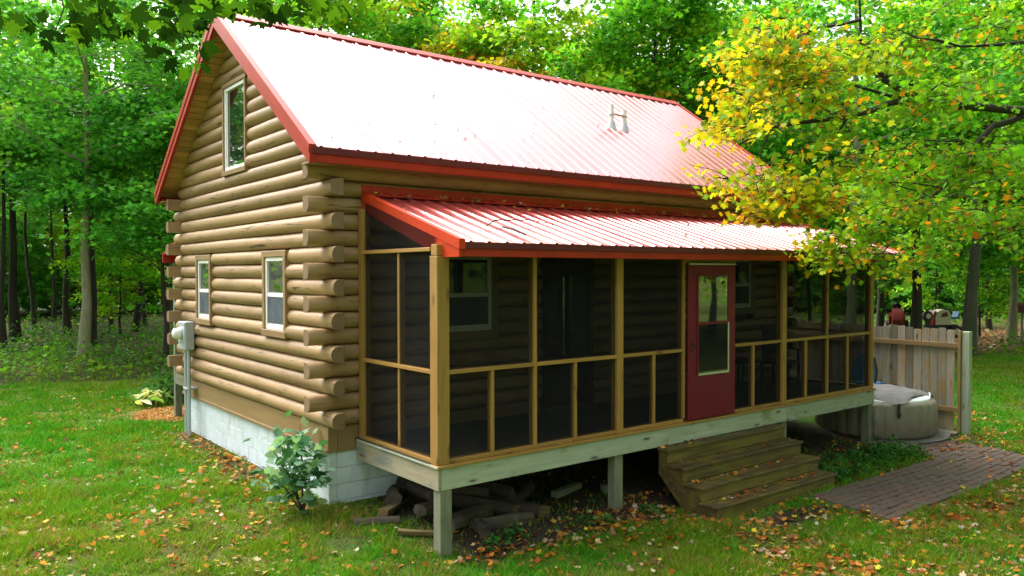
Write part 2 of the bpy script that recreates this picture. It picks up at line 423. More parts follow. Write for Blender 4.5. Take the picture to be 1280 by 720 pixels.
col = np.array([.06, .16, .012]) * lush + np.array([.13, .14, .03]) * (1 - lush)
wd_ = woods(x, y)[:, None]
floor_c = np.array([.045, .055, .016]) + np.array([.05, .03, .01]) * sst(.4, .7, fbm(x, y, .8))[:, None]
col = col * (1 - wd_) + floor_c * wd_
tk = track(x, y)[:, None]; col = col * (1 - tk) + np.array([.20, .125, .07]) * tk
dm = dirt(x, y)[:, None]; dcol = np.array([.045, .033, .025]) * (.75 + .5 * vn(x, y, 3)[:, None])  # bare dirt, its colour lowered to paint in the shade under the porch
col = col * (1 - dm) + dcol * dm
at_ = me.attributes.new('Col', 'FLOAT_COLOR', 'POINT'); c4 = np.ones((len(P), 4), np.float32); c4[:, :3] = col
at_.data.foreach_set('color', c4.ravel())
m, t, p = newmat('ground_soil')
a = N(t, 'ShaderNodeAttribute'); a.attribute_name = 'Col'
n1 = noise(t, coords(t, rnd=False), 14, 6, .75); n2 = noise(t, coords(t, rnd=False), 55, 4, .7)
c = mix(t, 1.0, a.outputs['Color'], ramp(t, n1, [(.3, (.5, .5, .5)), (.7, (1.35, 1.3, 1.2))]), 'MULTIPLY')
c = mix(t, 1.0, c, ramp(t, n2, [(.3, (.6, .6, .6)), (.7, (1.3, 1.3, 1.3))]), 'MULTIPLY')
t.links.new(c, p.inputs['Base Color']); p.inputs['Roughness'].default_value = .95; p.inputs['Specular IOR Level'].default_value = .15
bump(t, n1, .8, .03, p)
me.materials.append(m)
tag(link('ground', me), kind='structure')

# ------------------------------------------------------------------ the log cabin
W, L = 6.06, 9.52
ZS, ZB, PIT = .621, 1.0426, .2            # top of blocks, centre of lowest log, log pitch
ZR, ZE, EO, GO, SL = 6.686, 4.295, .358, .368, .7055
cabin = thing('log_cabin', 'tan log cabin with red metal roof and a screened front porch', 'cabin')

# foundation and its blocks
fnd = B('foundation', cabin, .02, L - .02, .02, W - .02, -.5, ZS - .004, 'mortar', 0)
def blocks(along, n0, n1, fixed, courses, sign):
    bl = .4; t_ = .10
    for k in range(courses):
        z1 = ZS - k * .203; z0 = z1 - .198
        q = n0 - (.2 if k % 2 else 0)
        while q < n1 - .01:
            a0 = max(q, n0) + .002; a1 = min(q + bl, n1) - .002; q += bl
            if a1 - a0 < .03: continue
            j = rng.uniform(-.0015, .0015)
            if along == 'y': B('block', fnd, fixed + j, fixed + t_ + j, a0, a1, z0, z1, 'block_paint', .004)
            else: B('block', fnd, a0, a1, fixed + j, fixed + t_ + j, z0, z1, 'block_paint', .004)
blocks('y', 0, W, 0, 4, 1)
blocks('x', .104, L, 0, 5, 1)
# sill boards
B('sill_board', cabin, -.028, .10, -.03, W + .03, ZS + .004, ZB - PIT / 2 - .002, 'trim_wood', .006)
B('sill_board', cabin, .104, L, -.03, .10, ZS + .004, ZB - PIT / 2 - .002, 'trim_wood', .006)
B('sill_strip', cabin, -.045, -.031, -.03, W + .03, ZS + .006, ZS + .05, 'trim_wood', .004)

def log_mesh(length, a0=0, a1=0, seed=0, bulge=.088, flat_in=.075):
    """D-shaped log along local X; round side towards local -Y; a0/a1 slope its ends for the gable"""
    g = np.random.default_rng(seed); h = PIT / 2 - .002; bulge += g.uniform(-.012, .010)
    prof = [(flat_in, -h), (flat_in, h)]
    na = 11
    for i in range(na):
        th = pi / 2 - pi * i / (na - 1); prof.append((-bulge * cos(th), h * sin(th)))
    k = len(prof); ns = max(2, int(length / .6) + 1); V, F = [], []
    bw = np.interp(np.linspace(0, 1, ns), np.linspace(0, 1, 6), g.normal(0, .0075, 6)); zw = np.interp(np.linspace(0, 1, ns), np.linspace(0, 1, 5), g.normal(0, .003, 5))
    for i in range(ns):
        s = i / (ns - 1)
        for (py, pz) in prof:
            x = s * length
            if a0 and i == 0: x += a0 * (pz + h)
            if a1 and i == ns - 1: x -= a1 * (pz + h)
            V.append((x, py + (bw[i] if py < 0 else 0), pz + (zw[i] if py < -.03 else 0)))
    for i in range(ns - 1):
        for j in range(k):
            q = (i * k + j, i * k + (j + 1) % k, (i + 1) * k + (j + 1) % k, (i + 1) * k + j)
            F.append(q)
    F.append(tuple(range(k - 1, -1, -1))); F.append(tuple((ns - 1) * k + j for j in range(k)))
    me = bpy.data.meshes.new('log'); me.from_pydata(V, [], F)
    me.materials.append(MAT['log']); me.materials.append(MAT['log_end_rings'])
    import bmesh
    bm = bmesh.new(); bm.from_mesh(me); bmesh.ops.recalc_face_normals(bm, faces=bm.faces); bm.to_mesh(me); bm.free()
    me.polygons[len(F) - 1].material_index = 1; me.polygons[len(F) - 2].material_index = 1
    me.shade_smooth(); me.set_sharp_from_angle(angle=radians(42)); return me
seed = [0]
def gable_log(y0, y1, z, a0=0, a1=0):     # round side to -X : local +X -> world -Y
    seed[0] += 1
    return link('log', log_mesh(y1 - y0, a1, a0, seed[0]), cabin, (0, y1, z), (0, 0, -pi / 2))
def front_log(x0, x1, z):                 # round side to -Y
    seed[0] += 1
    return link('log', log_mesh(x1 - x0, 0, 0, seed[0]), cabin, (x0, 0, z))
def back_log(x0, x1, z):
    seed[0] += 1
    return link('log', log_mesh(x1 - x0, 0, 0, seed[0]), cabin, (x1, W, z), (0, 0, pi))
def right_log(y0, y1, z):
    seed[0] += 1
    return link('log', log_mesh(y1 - y0, 0, 0, seed[0]), cabin, (L, y0, z), (0, 0, pi / 2))
GW = [(4.23, 5.02, 1.98, 3.11), (1.09, 1.92, 1.97, 3.11), (2.54, 3.56, 4.335, 5.72)]     # openings incl. casing: y0 y1 z0 z1
FW = [(1.42, 2.50, 1.93, 3.14), (3.32, 4.36, .78, 3.0), (7.66, 8.50, 2.07, 3.14)]
def pieces(a, b, z, openings):
    segs = [(a, b)]
    for o0, o1, z0, z1 in openings:
        if z + PIT / 2 > z0 + .03 and z - PIT / 2 < z1 - .03:
            out = []
            for s0, s1 in segs:
                if o1 <= s0 or o0 >= s1: out.append((s0, s1)); continue
                if o0 - s0 > .03: out.append((s0, o0))
                if s1 - o1 > .03: out.append((o1, s1))
            segs = out
    return segs
PR = .285
und = lambda y: ZE - .16 + SL * (min(y, W - y) + EO)      # underside of roof boards above y
for k in range(16):
    z = ZB + k * PIT
    ge = (k % 2 == 0)
    a, b = (-PR, W + PR) if ge else (.08, W - .08)
    for s0, s1 in pieces(a, b, z, GW): gable_log(s0, s1, z)
    if k < 15 or True:
        x0, x1 = (.08, L - .08) if ge else (-PR, L + PR)
        for s0, s1 in pieces(x0, x1, z, FW): front_log(s0, s1, z)
        back_log(x0, x1, z)
    right_log(a, b, z)
k = 16
while True:                                                # gable triangle
    z = ZB + k * PIT; zt = z - PIT / 2
    y0 = (zt - (ZE - .13)) / SL - EO + .02
    if y0 > W / 2 - .12: break
    y0 = max(y0, .0)
    run = PIT / SL
    aa = .0 if y0 <= 0 else run / PIT
    segs = pieces(y0, W - y0, z, GW)
    for i, (s0, s1) in enumerate(segs):
        if s1 - s0 < aa * PIT * 2.05 and i == 0 and len(segs) == 1: continue
        gable_log(s0, s1, z, aa if i == 0 else 0, aa if i == len(segs) - 1 else 0)
    k += 1
B('inner_wall', cabin, .078, .12, .09, W - .09, ZB, 4.15, 'dark_gap', 0)
Vv = [(.10, .3, 4.15), (.10, W - .3, 4.15), (.10, W / 2, ZR - .28)]
Vv += [(L - .02, y, z) for (_, y, z) in Vv]
link('attic_wall', mesh_from('attic_wall', Vv, [(0, 1, 2), (3, 5, 4), (0, 3, 4, 1), (1, 4, 5, 2), (0, 2, 5, 3)], 'trim_wood'), cabin)

# windows
def window(side, a0, a1, z0, z1, casing=.09, panes=2, sill=True, mat='trim_wood'):
    """side 'g' gable (out = -X) or 'f' front (out = -Y); a0..a1 overall incl. casing"""
    def bx(name, par, u0, u1, d0, d1, w0, w1, mt, b=.003):
        if side == 'g': return B(name, par, -d1, -d0, u0, u1, w0, w1, mt, b)
        return B(name, par, u0, u1, -d1, -d0, w0, w1, mt, b)
    i0, i1, j0, j1 = a0 + casing, a1 - casing, z0 + casing, z1 - casing
    fw = .055
    win = bx('window', cabin, i0, i1, -.05, .035, j0, j1, 'dark_gap', 0)
    for (n, u0, u1, w0, w1) in (('casing', a0 + .001, i0 - .002, z0 + casing, z1 - casing), ('casing', i1 + .002, a1 - .001, z0 + casing, z1 - casing),
                                ('casing', a0 - .012, a1 + .012, z1 - casing + .002, z1 + .012), ('sill', a0 - .012, a1 + .012, z0 - .02, z0 + casing - .002)):
        bx(n, win, u0, u1, -.07, .105 + (.012 if n == 'sill' else 0), w0, w1, mat, .006)
    for (u0, u1, w0, w1) in ((i0, i0 + fw, j0, j1), (i1 - fw, i1, j0, j1), (i0 + fw, i1 - fw, j0, j0 + fw), (i0 + fw, i1 - fw, j1 - fw, j1)):
        bx('frame', win, u0 + .001, u1 - .001, .036, .082, w0 + .001, w1 - .001, 'vinyl')
    if panes == 2:
        mz = (j0 + j1) / 2 - .02
        bx('meeting_rail', win, i0 + fw, i1 - fw, .037, .074, mz - .028, mz + .028, 'vinyl')
        bx('pane', win, i0 + fw, i1 - fw, .038, .052, mz + .028, j1 - fw, 'glass', 0)
        bx('pane', win, i0 + fw, i1 - fw, .038, .048, j0 + fw, mz - .028, 'glass', 0)
        bx('sash', win, i0 + fw, i1 - fw, .052, .066, j0 + fw, j0 + fw + .03, 'vinyl')
        bx('insect_screen', win, i0 + fw, i1 - fw, .066, .069, j0 + fw + .03, mz - .028, 'window_screen', 0)
    else:
        bx('pane', win, i0 + fw, i1 - fw, .038, .05, j0 + fw, j1 - fw, 'glass', 0)
        for (u0, u1, w0, w1) in ((i0 + fw, i0 + fw + .03, j0 + fw, j1 - fw), (i1 - fw - .03, i1 - fw, j0 + fw, j1 - fw)):
            bx('sash', win, u0, u1, .051, .066, w0, w1, 'vinyl')
    return win
window('g', *GW[0], casing=.075); window('g', *GW[1], casing=.075); window('g', *GW[2], casing=.055, panes=1)
window('f', *FW[0]); window('f', *FW[2])

# the cabin's own door behind the porch screen
d = B('front_door', cabin, 3.42, 4.26, -.06, .02, .80, 2.92, 'dark_door', .006)
for (x0, x1, z0, z1) in ((3.32, 3.415, .79, 2.93), (4.265, 4.36, .79, 2.93), (3.32, 4.36, 2.935, 3.02)):
    B('door_casing', d, x0, x1, -.10, .03, z0, z1, 'dark_door', .006)
B('door_glass', d, 3.70, 3.97, -.072, -.061, 1.58, 2.78, 'glass', 0)
for (x0, x1, z0, z1) in ((3.665, 3.698, 1.55, 2.81), (3.972, 4.005, 1.55, 2.81), (3.70, 3.97, 1.55, 1.578), (3.70, 3.97, 2.782, 2.81)):
    B('glass_bead', d, x0, x1, -.078, -.061, z0, z1, 'dark_door', .003)
tube_obj('door_handle', d, [(3.52, -.06, 1.78), (3.52, -.12, 1.78), (3.60, -.125, 1.78)], .012, 'silver', 8, (0, 0, 0))


# ------------------------------------------------------------------ main roof
nrm_f = Vector((0, -SL, 1)).normalized(); ang = math.atan(SL)
def slab(name, parent, x0, x1, ya, za, yb, zb, th, mat):
    """sloped slab from eave line (ya,za) to ridge line (yb,zb), thickness th downward (vertical)"""
    V = [(x0, ya, za), (x1, ya, za), (x1, yb, zb), (x0, yb, zb), (x0, ya, za - th), (x1, ya, za - th), (x1, yb, zb - th), (x0, yb, zb - th)]
    F = [(0, 1, 2, 3), (7, 6, 5, 4), (4, 5, 1, 0), (6, 7, 3, 2), (5, 6, 2, 1), (7, 4, 0, 3)]
    return link(name, mesh_from(name, V, F, mat), parent)
XR0, XR1 = -GO, -GO + 10.264
RT = .03                                   # metal sits this far above the boards
V = [(XR0 + .03, -EO + .03, ZE - RT), (XR0 + .03, W / 2, ZR - RT), (XR0 + .03, W + EO - .03, ZE - RT), (XR0 + .03, W + EO - .03, ZE - RT - .06), (XR0 + .03, W / 2, ZR - RT - .085), (XR0 + .03, -EO + .03, ZE - RT - .06)]
V += [(XR1 - .03, y, z) for (_, y, z) in V]
F = [(0, 1, 4, 5), (1, 2, 3, 4), (11, 10, 7, 6), (10, 9, 8, 7)] + [(i, (i + 1) % 6 + 6 * 0, (i + 1) % 6 + 6, i + 6) for i in range(6)]
roof = link('roof', mesh_from('roof', V, F, 'soffit_wood'), cabin)

def panel_mesh(width, length, pitch=.2285, h=.013):
    prof = [(0, 0)]; x = pitch * .5
    while x < width - .02:
        prof += [(x - .030, 0), (x - .012, h), (x + .012, h), (x + .030, 0)]
        for mm in (.33, .66):
            xm = x + pitch * mm
            if xm < width - .03: prof += [(xm - .012, 0), (xm, .0015), (xm + .012, 0)]
        x += pitch
    prof.append((width, 0)); n = len(prof); ns = 5; V, F = [], []
    for i in range(ns):
        for (px, pz) in prof: V.append((px, length * i / (ns - 1), pz))
    for i in range(ns):
        for (px, pz) in prof: V.append((px, length * i / (ns - 1), pz - .003))
    o = n * ns
    for i in range(ns - 1):
        for j in range(n - 1):
            F.append((i * n + j, i * n + j + 1, (i + 1) * n + j + 1, (i + 1) * n + j))
            F.append((o + (i + 1) * n + j, o + (i + 1) * n + j + 1, o + i * n + j + 1, o + i * n + j))
    for j in range(n - 1):
        F.append((o + j, o + j + 1, j + 1, j)); q = (ns - 1) * n; F.append((q + j, q + j + 1, o + q + j + 1, o + q + j))
    return mesh_from('roof_panel', V, F, 'roof_metal')
slen = math.hypot(W / 2 + EO, ZR - ZE) - .03
pw = 10.264 / 11; pm = panel_mesh(pw - .003, slen, pitch=pw / 4)
for i in range(11):
    j = (i % 2) * .0025
    o = link('roof_panel', pm, roof, (XR0 + i * pw, -EO - .02, ZE - .019 + j), (ang, 0, 0))
    o = link('roof_panel', pm, roof, (XR0 + (i + 1) * pw - .003, W + EO + .02, ZE - .019 + j), (ang, 0, pi))
# ridge cap: two flanges and a low round top
V, F = [], []
prof = [(-.17, -.17 * SL), (-.165, -.165 * SL + .012), (-.03, -.012), (0, .004), (.03, -.012), (.165, -.165 * SL + .012), (.17, -.17 * SL)]
for xx in (XR0 - .03, XR1 + .03):
    for (a, b) in prof: V.append((xx, W / 2 + a, ZR + .021 + b))
n = len(prof)
for j in range(n - 1): F.append((j, j + 1, n + j + 1, n + j))
V += [(v[0], v[1], v[2] - .006) for v in V[:2 * n]]
for j in range(n - 1): F.append((3 * n + j, 3 * n + j + 1, 2 * n + j + 1, 2 * n + j))
F += [(j, 2 * n + j, 2 * n + j + 1, j + 1) for j in range(n - 1)]
F += [(0, n, 3 * n, 2 * n), (n - 1, 3 * n - 1, 4 * n - 1, 2 * n - 1)]
link('ridge_cap', mesh_from('ridge_cap', V, F, 'red_trim'), roof)
# rake boards (front gable and far gable) with metal trim over them
def rake(name, xa, xb, top_off, depth, mat, sgn):
    ye = -EO - .03; ze = ZE + top_off + SL * (-.03); yr = W / 2
    def Y(y): return y if sgn > 0 else W - y
    V = []
    for xx in (xa, xb):
        V += [(xx, Y(ye), ze), (xx, Y(yr), ZR + top_off), (xx, Y(yr), ZR + top_off - depth), (xx, Y(ye + depth * .12), ze - depth * .86)]
    F = [(0, 1, 2, 3), (7, 6, 5, 4), (0, 4, 5, 1), (2, 6, 7, 3), (0, 3, 7, 4)]
    if sgn < 0: F = [tuple(reversed(f)) for f in F]
    return link(name, mesh_from(name, V, F, mat), roof)
for sgn in (1, -1):
    rake('rake_board', XR0 - .022, XR0 + .028, -.012, .215, 'red_trim', sgn)
    rake('rake_trim', XR0 - .034, XR0 + .06, .021, .115, 'red_trim', sgn)
    rake('rake_board', XR1 - .028, XR1 + .022, -.012, .215, 'red_trim', sgn)
    rake('rake_trim', XR1 - .06, XR1 + .034, .021, .115, 'red_trim', sgn)
# fascia and eave soffit
for s in (1, -1):
    y = (lambda v: v) if s > 0 else (lambda v: W - v)
    a, b = sorted((y(-EO - .012), y(-EO + .028)))
    B('fascia', roof, XR0 + .03, XR1 - .03, a, b, ZE - .20, ZE - .03, 'red_trim', .004)
    a, b = sorted((y(-EO - .028), y(-EO - .014)))
    B('drip_edge', roof, XR0 + .0, XR1 - .0, a, b, ZE - .105, ZE - .022, 'maroon', .003)
    a, b = sorted((y(-EO + .03), y(-.02)))
    B('eave_soffit', roof, XR0 + .03, XR1 - .03, a, b, ZE - .20, ZE - .18, 'trim_wood', .003)
    # planks under the gable overhang run from the rake board to the wall
    npl = 30; smax = W / 2 + EO - .05
    for i in range(npl):
        r0 = -EO + .05 + smax * i / npl; r1 = -EO + .05 + smax * (i + 1) / npl - .006
        ym = (r0 + r1) / 2; zm = ZE + SL * (ym + EO) - RT - .09
        o = link('plank', box_mesh(GO + .10, (r1 - r0) * math.hypot(1, SL) * .985, .02, 'soffit_wood', .004), roof, ((XR0 + .03 + .10) / 2 - .0, y(ym), zm), (s * ang, 0, 0))
# vent pipes
def ray_roof_z(y): return ZE + SL * (y + EO)
vp = []
for (px_, py_, h) in ((6.10, 1.26, .42), (6.41, 1.25, .36)):
    z = ray_roof_z(py_)
    o = tube_obj('vent_pipe', cabin, [(0, 0, -.1), (0, 0, h)], .042 if h > .4 else .05, 'pvc', 14, (px_, py_, z))
    V, F = [], []; tube(V, F, [(0, .0, -.06), (0, 0, .05), (0, 0, .12)], [.10, .075, .053], 14)
    link('boot', mesh_from('boot', V, F, 'lead_boot', True, 50), o, (px_, py_, z))
    tube_obj('collar', o, [(0, 0, .22), (0, 0, .245)], .06, 'lead_boot', 14, (px_, py_, z)); vp.append(o)
bar('pipe_strap', vp[0], (6.10, 1.22, ray_roof_z(1.26) + .235), (6.41, 1.21, ray_roof_z(1.26) + .23), .02, .03, 'strap_brown')

# ------------------------------------------------------------------ screened porch
PX0, PX1, D = .346, 9.407, 1.922          # deck extents
ZD, HD = .775, .268
frame = cabin
for i in range(14):                        # floor boards
    y1 = -D + .02 + i * .1375
    B('deck_board', cabin, PX0 - .02 if i else PX0 - .022, PX1 + .02, y1 - (.045 if i == 0 else 0), y1 + .132, ZD - .03, ZD, 'deck_floor' if i else 'post_wood', .004)
B('rim_board', cabin, PX0 + .04, 6.728, -D, -D + .04, ZD - HD, ZD - .032, 'pale_wood', .005)
B('rim_board', cabin, 6.731, PX1, -D - .002, -D + .038, ZD - HD - .004, ZD - .032, 'pale_wood', .005)
B('rim_board', cabin, PX0, PX0 + .038, -D, -.04, ZD - HD, ZD - .032, 'tan_rim_wood', .005)
B('rim_board', cabin, PX1 - .04, PX1, -D + .04, -.04, ZD - HD, ZD - .034, 'pale_wood', .005)
B('edge_strip', cabin, PX0 - .03, PX0 - .002, -D - .02, -.09, ZD - .028, ZD - .006, 'pale_wood', .004)
for i in range(15):                        # joists
    xj = PX0 + .3 + i * .59
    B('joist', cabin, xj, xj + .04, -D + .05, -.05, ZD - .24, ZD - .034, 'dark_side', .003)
for xp in (.375, 3.02, 6.66, 9.30):        # ground posts
    B('deck_post', cabin, xp, xp + .145, -D + .005 if xp < 1 else -D + .045, -D + .15 if xp < 1 else -D + .18, -.6, ZD - HD - .002 if xp < 1 else ZD - .04, 'grey_post', .006)
ROOFZ = lambda y: 3.163 + .302 * (y + 2.2145)      # top of the porch roof metal
YF0, YF1 = -D + .012, -D + .132                     # posts' depth
posts = [(.345, .50), (3.03, 3.14), (6.635, 6.745), (9.30, 9.40)]
for i, (a, b) in enumerate(posts):
    B('porch_post', cabin, a, b, YF0, YF1 + (.03 if i == 0 else 0), ZD + .002, 2.995, 'post_wood', .006)
for xs in (1.675, 4.305, 5.40, 7.915):
    B('stud', cabin, xs, xs + .045, YF0 + .01, YF1 - .01, ZD + .047, 2.995, 'post_wood', .004)
RZ = ZD + .98
def spans(z0, z1, name):
    for a, b in ((.50, 1.675), (1.72, 3.03), (3.14, 4.305), (5.445, 6.635), (6.745, 7.915), (7.96, 9.30)):
        B(name, cabin, a + .001, b - .001, YF0 + .006, YF1 - .012, z0, z1, 'post_wood', .004)
spans(RZ - .022, RZ + .022, 'rail')
for a, b in ((.50, 3.03), (3.14, 4.305), (5.445, 6.635), (6.745, 9.30)):
    B('bottom_plate', cabin, a + .001, b - .001, YF0 + .004, YF1 - .006, ZD + .002, ZD + .045, 'post_wood', .004)
for xs in (1.06, 2.31, 3.71, 5.89, 7.29, 8.55):
    B('lower_stud', cabin, xs, xs + .042, YF0 + .012, YF1 - .03, ZD + .046, RZ - .023, 'post_wood', .004)
B('header', cabin, .346, 9.40, YF0 + .006, YF1, 2.998, 3.12, 'post_wood', .004)
B('door_head', cabin, 4.352, 5.398, YF0 + .01, YF1 - .01, 2.945, 2.996, 'post_wood', .004)
# left and right ends
for xe0, xe1, pl in ((.352, .462, True), (9.285, 9.395, False)):
    B('wall_stud', cabin, xe0, xe1, -.21, -.105, ZD + .002, 3.60, 'post_wood', .005)
    B('stud', cabin, xe0 + .03, xe1, -1.05, -1.005, ZD + .047, 3.045, 'post_wood', .004)
    B('rail', cabin, xe0 + .004, xe1 - .02, YF1 + .032, -.212, RZ - .022, RZ + .022, 'post_wood', .004)
    B('rail', cabin, xe0 - .004, xe1 - .02, YF1 + .032, -.212, 3.047, 3.09, 'post_wood', .004)
    B('bottom_plate', cabin, xe0 + .004, xe1 - .006, YF1 + .032, -.212, ZD + .002, ZD + .045, 'post_wood', .004)
# insect screens, one for each opening
def scr_front(x0, x1, z0, z1):
    B('screen', cabin, x0, x1, -D + .055, -D + .057, z0, z1, 'screen', 0)
for a, b in ((.50, 1.675), (1.72, 3.03), (3.14, 4.305), (5.445, 6.635), (6.745, 7.915), (7.96, 9.30)):
    scr_front(a, b, RZ + .022, 2.997)
for a, b in ((.50, 1.06), (1.102, 1.675), (1.72, 2.31), (2.352, 3.03), (3.14, 3.71), (3.752, 4.305), (5.445, 5.89), (5.932, 6.635), (6.745, 7.29), (7.332, 7.915), (7.96, 8.55), (8.592, 9.30)):
    scr_front(a, b, ZD + .045, RZ - .022)
for xe in (.395, 9.34):
    for a, b in ((YF1 + .03, -1.05), (-1.005, -.21)):
        for z0, z1 in ((ZD + .045, RZ - .022), (RZ + .022, 3.046)):
            B('screen', cabin, xe, xe + .002, a, b, z0, z1, 'screen', 0)
    V = [(xe, YF1, 3.09), (xe, -.21, 3.09), (xe, -.21, ROOFZ(-.21) - .09), (xe, YF1, ROOFZ(YF1) - .09)]
    V += [(xe + .002, y, z) for (_, y, z) in V]
    link('screen', mesh_from('screen', V, [(0, 1, 2, 3), (7, 6, 5, 4)], 'screen'), cabin)
# porch roof
RX0, RX1 = .432, 9.856
ya, yb = -2.2145, -.09
V = []
for xx in (RX0 + .03, RX1 - .03):
    V += [(xx, ya + .05, ROOFZ(ya + .05) - .024), (xx, yb, ROOFZ(yb) - .024), (xx, yb, ROOFZ(yb) - .06), (xx, ya + .05, ROOFZ(ya + .05) - .06)]
F = [(0, 1, 2, 3), (7, 6, 5, 4), (0, 4, 5, 1), (2, 6, 7, 3), (0, 3, 7, 4), (1, 5, 6, 2)]
proof = link('porch_roof', mesh_from('porch_roof', V, F, 'soffit_wood'), cabin)
pang = math.atan(.302); plen = math.hypot(yb - ya, ROOFZ(yb) - ROOFZ(ya)) + .02
npn = 10; pw2 = (RX1 - RX0) / npn; pm2 = panel_mesh(pw2 - .003, plen, pitch=pw2 / 4)
for i in range(npn):
    link('roof_panel', pm2, proof, (RX0 + i * pw2, ya - .02, ROOFZ(ya - .02) - .019 + (i % 2) * .0025), (pang, 0, 0))
for i in range(16):
    xr = RX0 + .25 + i * .6
    a = (xr, ya + .1, ROOFZ(ya + .1) - .11); b = (xr, yb, ROOFZ(yb) - .11)
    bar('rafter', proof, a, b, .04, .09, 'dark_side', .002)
B('fascia', proof, RX0 + .012, RX1 - .012, ya - .004, ya + .032, ROOFZ(ya) - .178, ROOFZ(ya) - .026, 'red_trim', .004)
B('drip_edge', proof, RX0, RX1, ya - .019, ya - .006, ROOFZ(ya) - .095, ROOFZ(ya) - .024, 'maroon', .003)
def prake(name, xa, xb, top, dep, y0, tail):
    V = []
    for xx in (xa, xb):
        V += [(xx, y0, ROOFZ(y0) + top), (xx, yb - .002, ROOFZ(yb) + top), (xx, yb - .002, ROOFZ(yb) + top - dep), (xx, y0 + tail[1], ROOFZ(ya) - .18 if tail[0] else ROOFZ(y0 + tail[1]) + top - dep), (xx, y0, ROOFZ(ya) - .18 if tail[0] else ROOFZ(y0) + top - dep)]
    F = [(0, 1, 2, 3, 4), (9, 8, 7, 6, 5), (0, 5, 6, 1), (2, 7, 8, 3), (3, 8, 9, 4), (4, 9, 5, 0), (1, 6, 7, 2)]
    return link(name, mesh_from(name, V, F, 'red_trim_lit'), proof)
for xa, xb, xt0, xt1 in ((RX0 - .018, RX0 + .012, RX0 - .03, RX0 + .05), (RX1 - .012, RX1 + .018, RX1 - .05, RX1 + .03)):
    prake('rake_board', xa, xb, -.012, .20, ya - .004, (True, .33))
    prake('rake_trim', xt0, xt1, .012, .105, ya - .025, (False, 0.0))
# flashing where the porch roof meets the logs
V = []
for xx in (RX0 - .03, RX1 + .03):
    V += [(xx, -.098, ROOFZ(-.1) + .10), (xx, -.104, ROOFZ(-.1) + .022), (xx, -.26, ROOFZ(-.26) + .010), (xx, -.26, ROOFZ(-.26) + .006), (xx, -.10, ROOFZ(-.1) + .014), (xx, -.094, ROOFZ(-.1) + .10)]
F = [tuple(range(6)), tuple(range(11, 5, -1))] + [(i, i + 6, (i + 1) % 6 + 6, (i + 1) % 6) for i in range(6)]
link('flashing', mesh_from('flashing', V, F, 'red_trim'), proof)
# a little of the rear lean-to that shows past the far corner
B('rear_fascia', cabin, -.06, 3.0, W + 1.2, W + 1.24, 3.02, 3.2, 'red_trim')
slab('rear_roof', cabin, -.04, 3.0, W + 1.26, 3.2, W + .1, 3.5, .05, 'red_trim')
B('rear_post', cabin, .12, .24, W + 1.08, W + 1.2, -.4, 3.02, 'grey_post')
B('rear_rail', cabin, .12, .24, W + .2, W + 1.08, .68, .92, 'grey_post')

# ------------------------------------------------------------------ red screen door (a part of the porch)
dx0, dx1, dz0, dz1 = 4.358, 5.390, ZD + .012, 2.942
yo0, yo1 = -D - .028, -D + .008
door = B('screen_door', cabin, dx0, dx1, yo0, yo1, dz0, dz1, 'crimson', .006)
gx0, gx1, gzt, gzm, gzb = dx0 + .20, dx1 - .185, dz1 - .175, dz1 - .83, dz1 - 1.52
B('glass_pane', door, gx0, gx1, yo0 - .003, yo0 - .001, gzm + .02, gzt, 'glass', 0)
B('glass_pane', door, gx0, gx1, yo0 - .003, yo0 - .001, gzb, gzm - .02, 'glass', 0)
B('insect_screen', door, gx0, gx1, yo0 - .008, yo0 - .006, gzb + .02, gzm - .02, 'screen', 0)
for (a, b, c0, c1, mt) in ((gx0 - .03, gx0, gzb - .03, gzt + .03, 'crimson'), (gx1, gx1 + .03, gzm, gzt + .03, 'crimson'), (gx0, gx1, gzt, gzt + .03, 'crimson'), (gx0, gx1, gzm - .02, gzm + .02, 'crimson'),
                           (gx1, gx1 + .028, gzb - .03, gzm - .002, 'silver'), (gx0, gx1, gzb - .03, gzb, 'silver')):
    B('glass_bead', door, a + .001, b - .001, yo0 - .014, yo0 - .0005, c0, c1, mt, .003)
B('kick_plate', door, dx0 + .06, dx1 - .06, yo0 - .006, yo0 - .0005, dz0 + .02, dz0 + .10, 'crimson', .003)
B('handle_plate', door, dx0 + .055, dx0 + .085, yo0 - .012, yo0 - .0005, 1.72, 1.88, 'black_plastic', .004)
tube_obj('handle', door, [(dx0 + .07, yo0 - .005, 1.83), (dx0 + .07, yo0 - .05, 1.83), (dx0 + .12, yo0 - .055, 1.83)], .009, 'black_plastic', 8)

B('drip_cap', door, dx0, dx1, yo0 - .02, yo0 - .001, dz1 - .02, dz1, 'silver', .003)

# ------------------------------------------------------------------ porch steps
steps = thing('porch_steps', 'mossy wooden steps leading up to the red screen door', 'steps', (5.1, -2.5, -.25))
tz = [.505, .315, .125, -.06]; ty = [-2.11, -2.385, -2.665, -2.925]
sx0, sx1 = 3.75, 6.45
for i in range(4):
    yb_ = (-D - .004) if i == 0 else ty[i - 1] + .05
    ym_ = (ty[i] + yb_) / 2
    if i == 0:
        B('tread', steps, sx0, sx1, ty[i], yb_, tz[i] - .038, tz[i], 'mossy_tread', .006)
    else:
        B('tread', steps, sx0, sx1, ty[i], ym_ - .003, tz[i] - .038, tz[i], 'mossy_tread', .006)
        B('tread', steps, sx0, sx1, ym_ + .003, yb_, tz[i] - .040, tz[i] - .002, 'mossy_tread', .006)
    zb_ = tz[i + 1] if i < 3 else -.33
    B('riser', steps, sx0 + .03, sx1 - .03, ty[i] + .022, ty[i] + .06, zb_ + .002, tz[i] - .04, 'mossy_riser', .005)
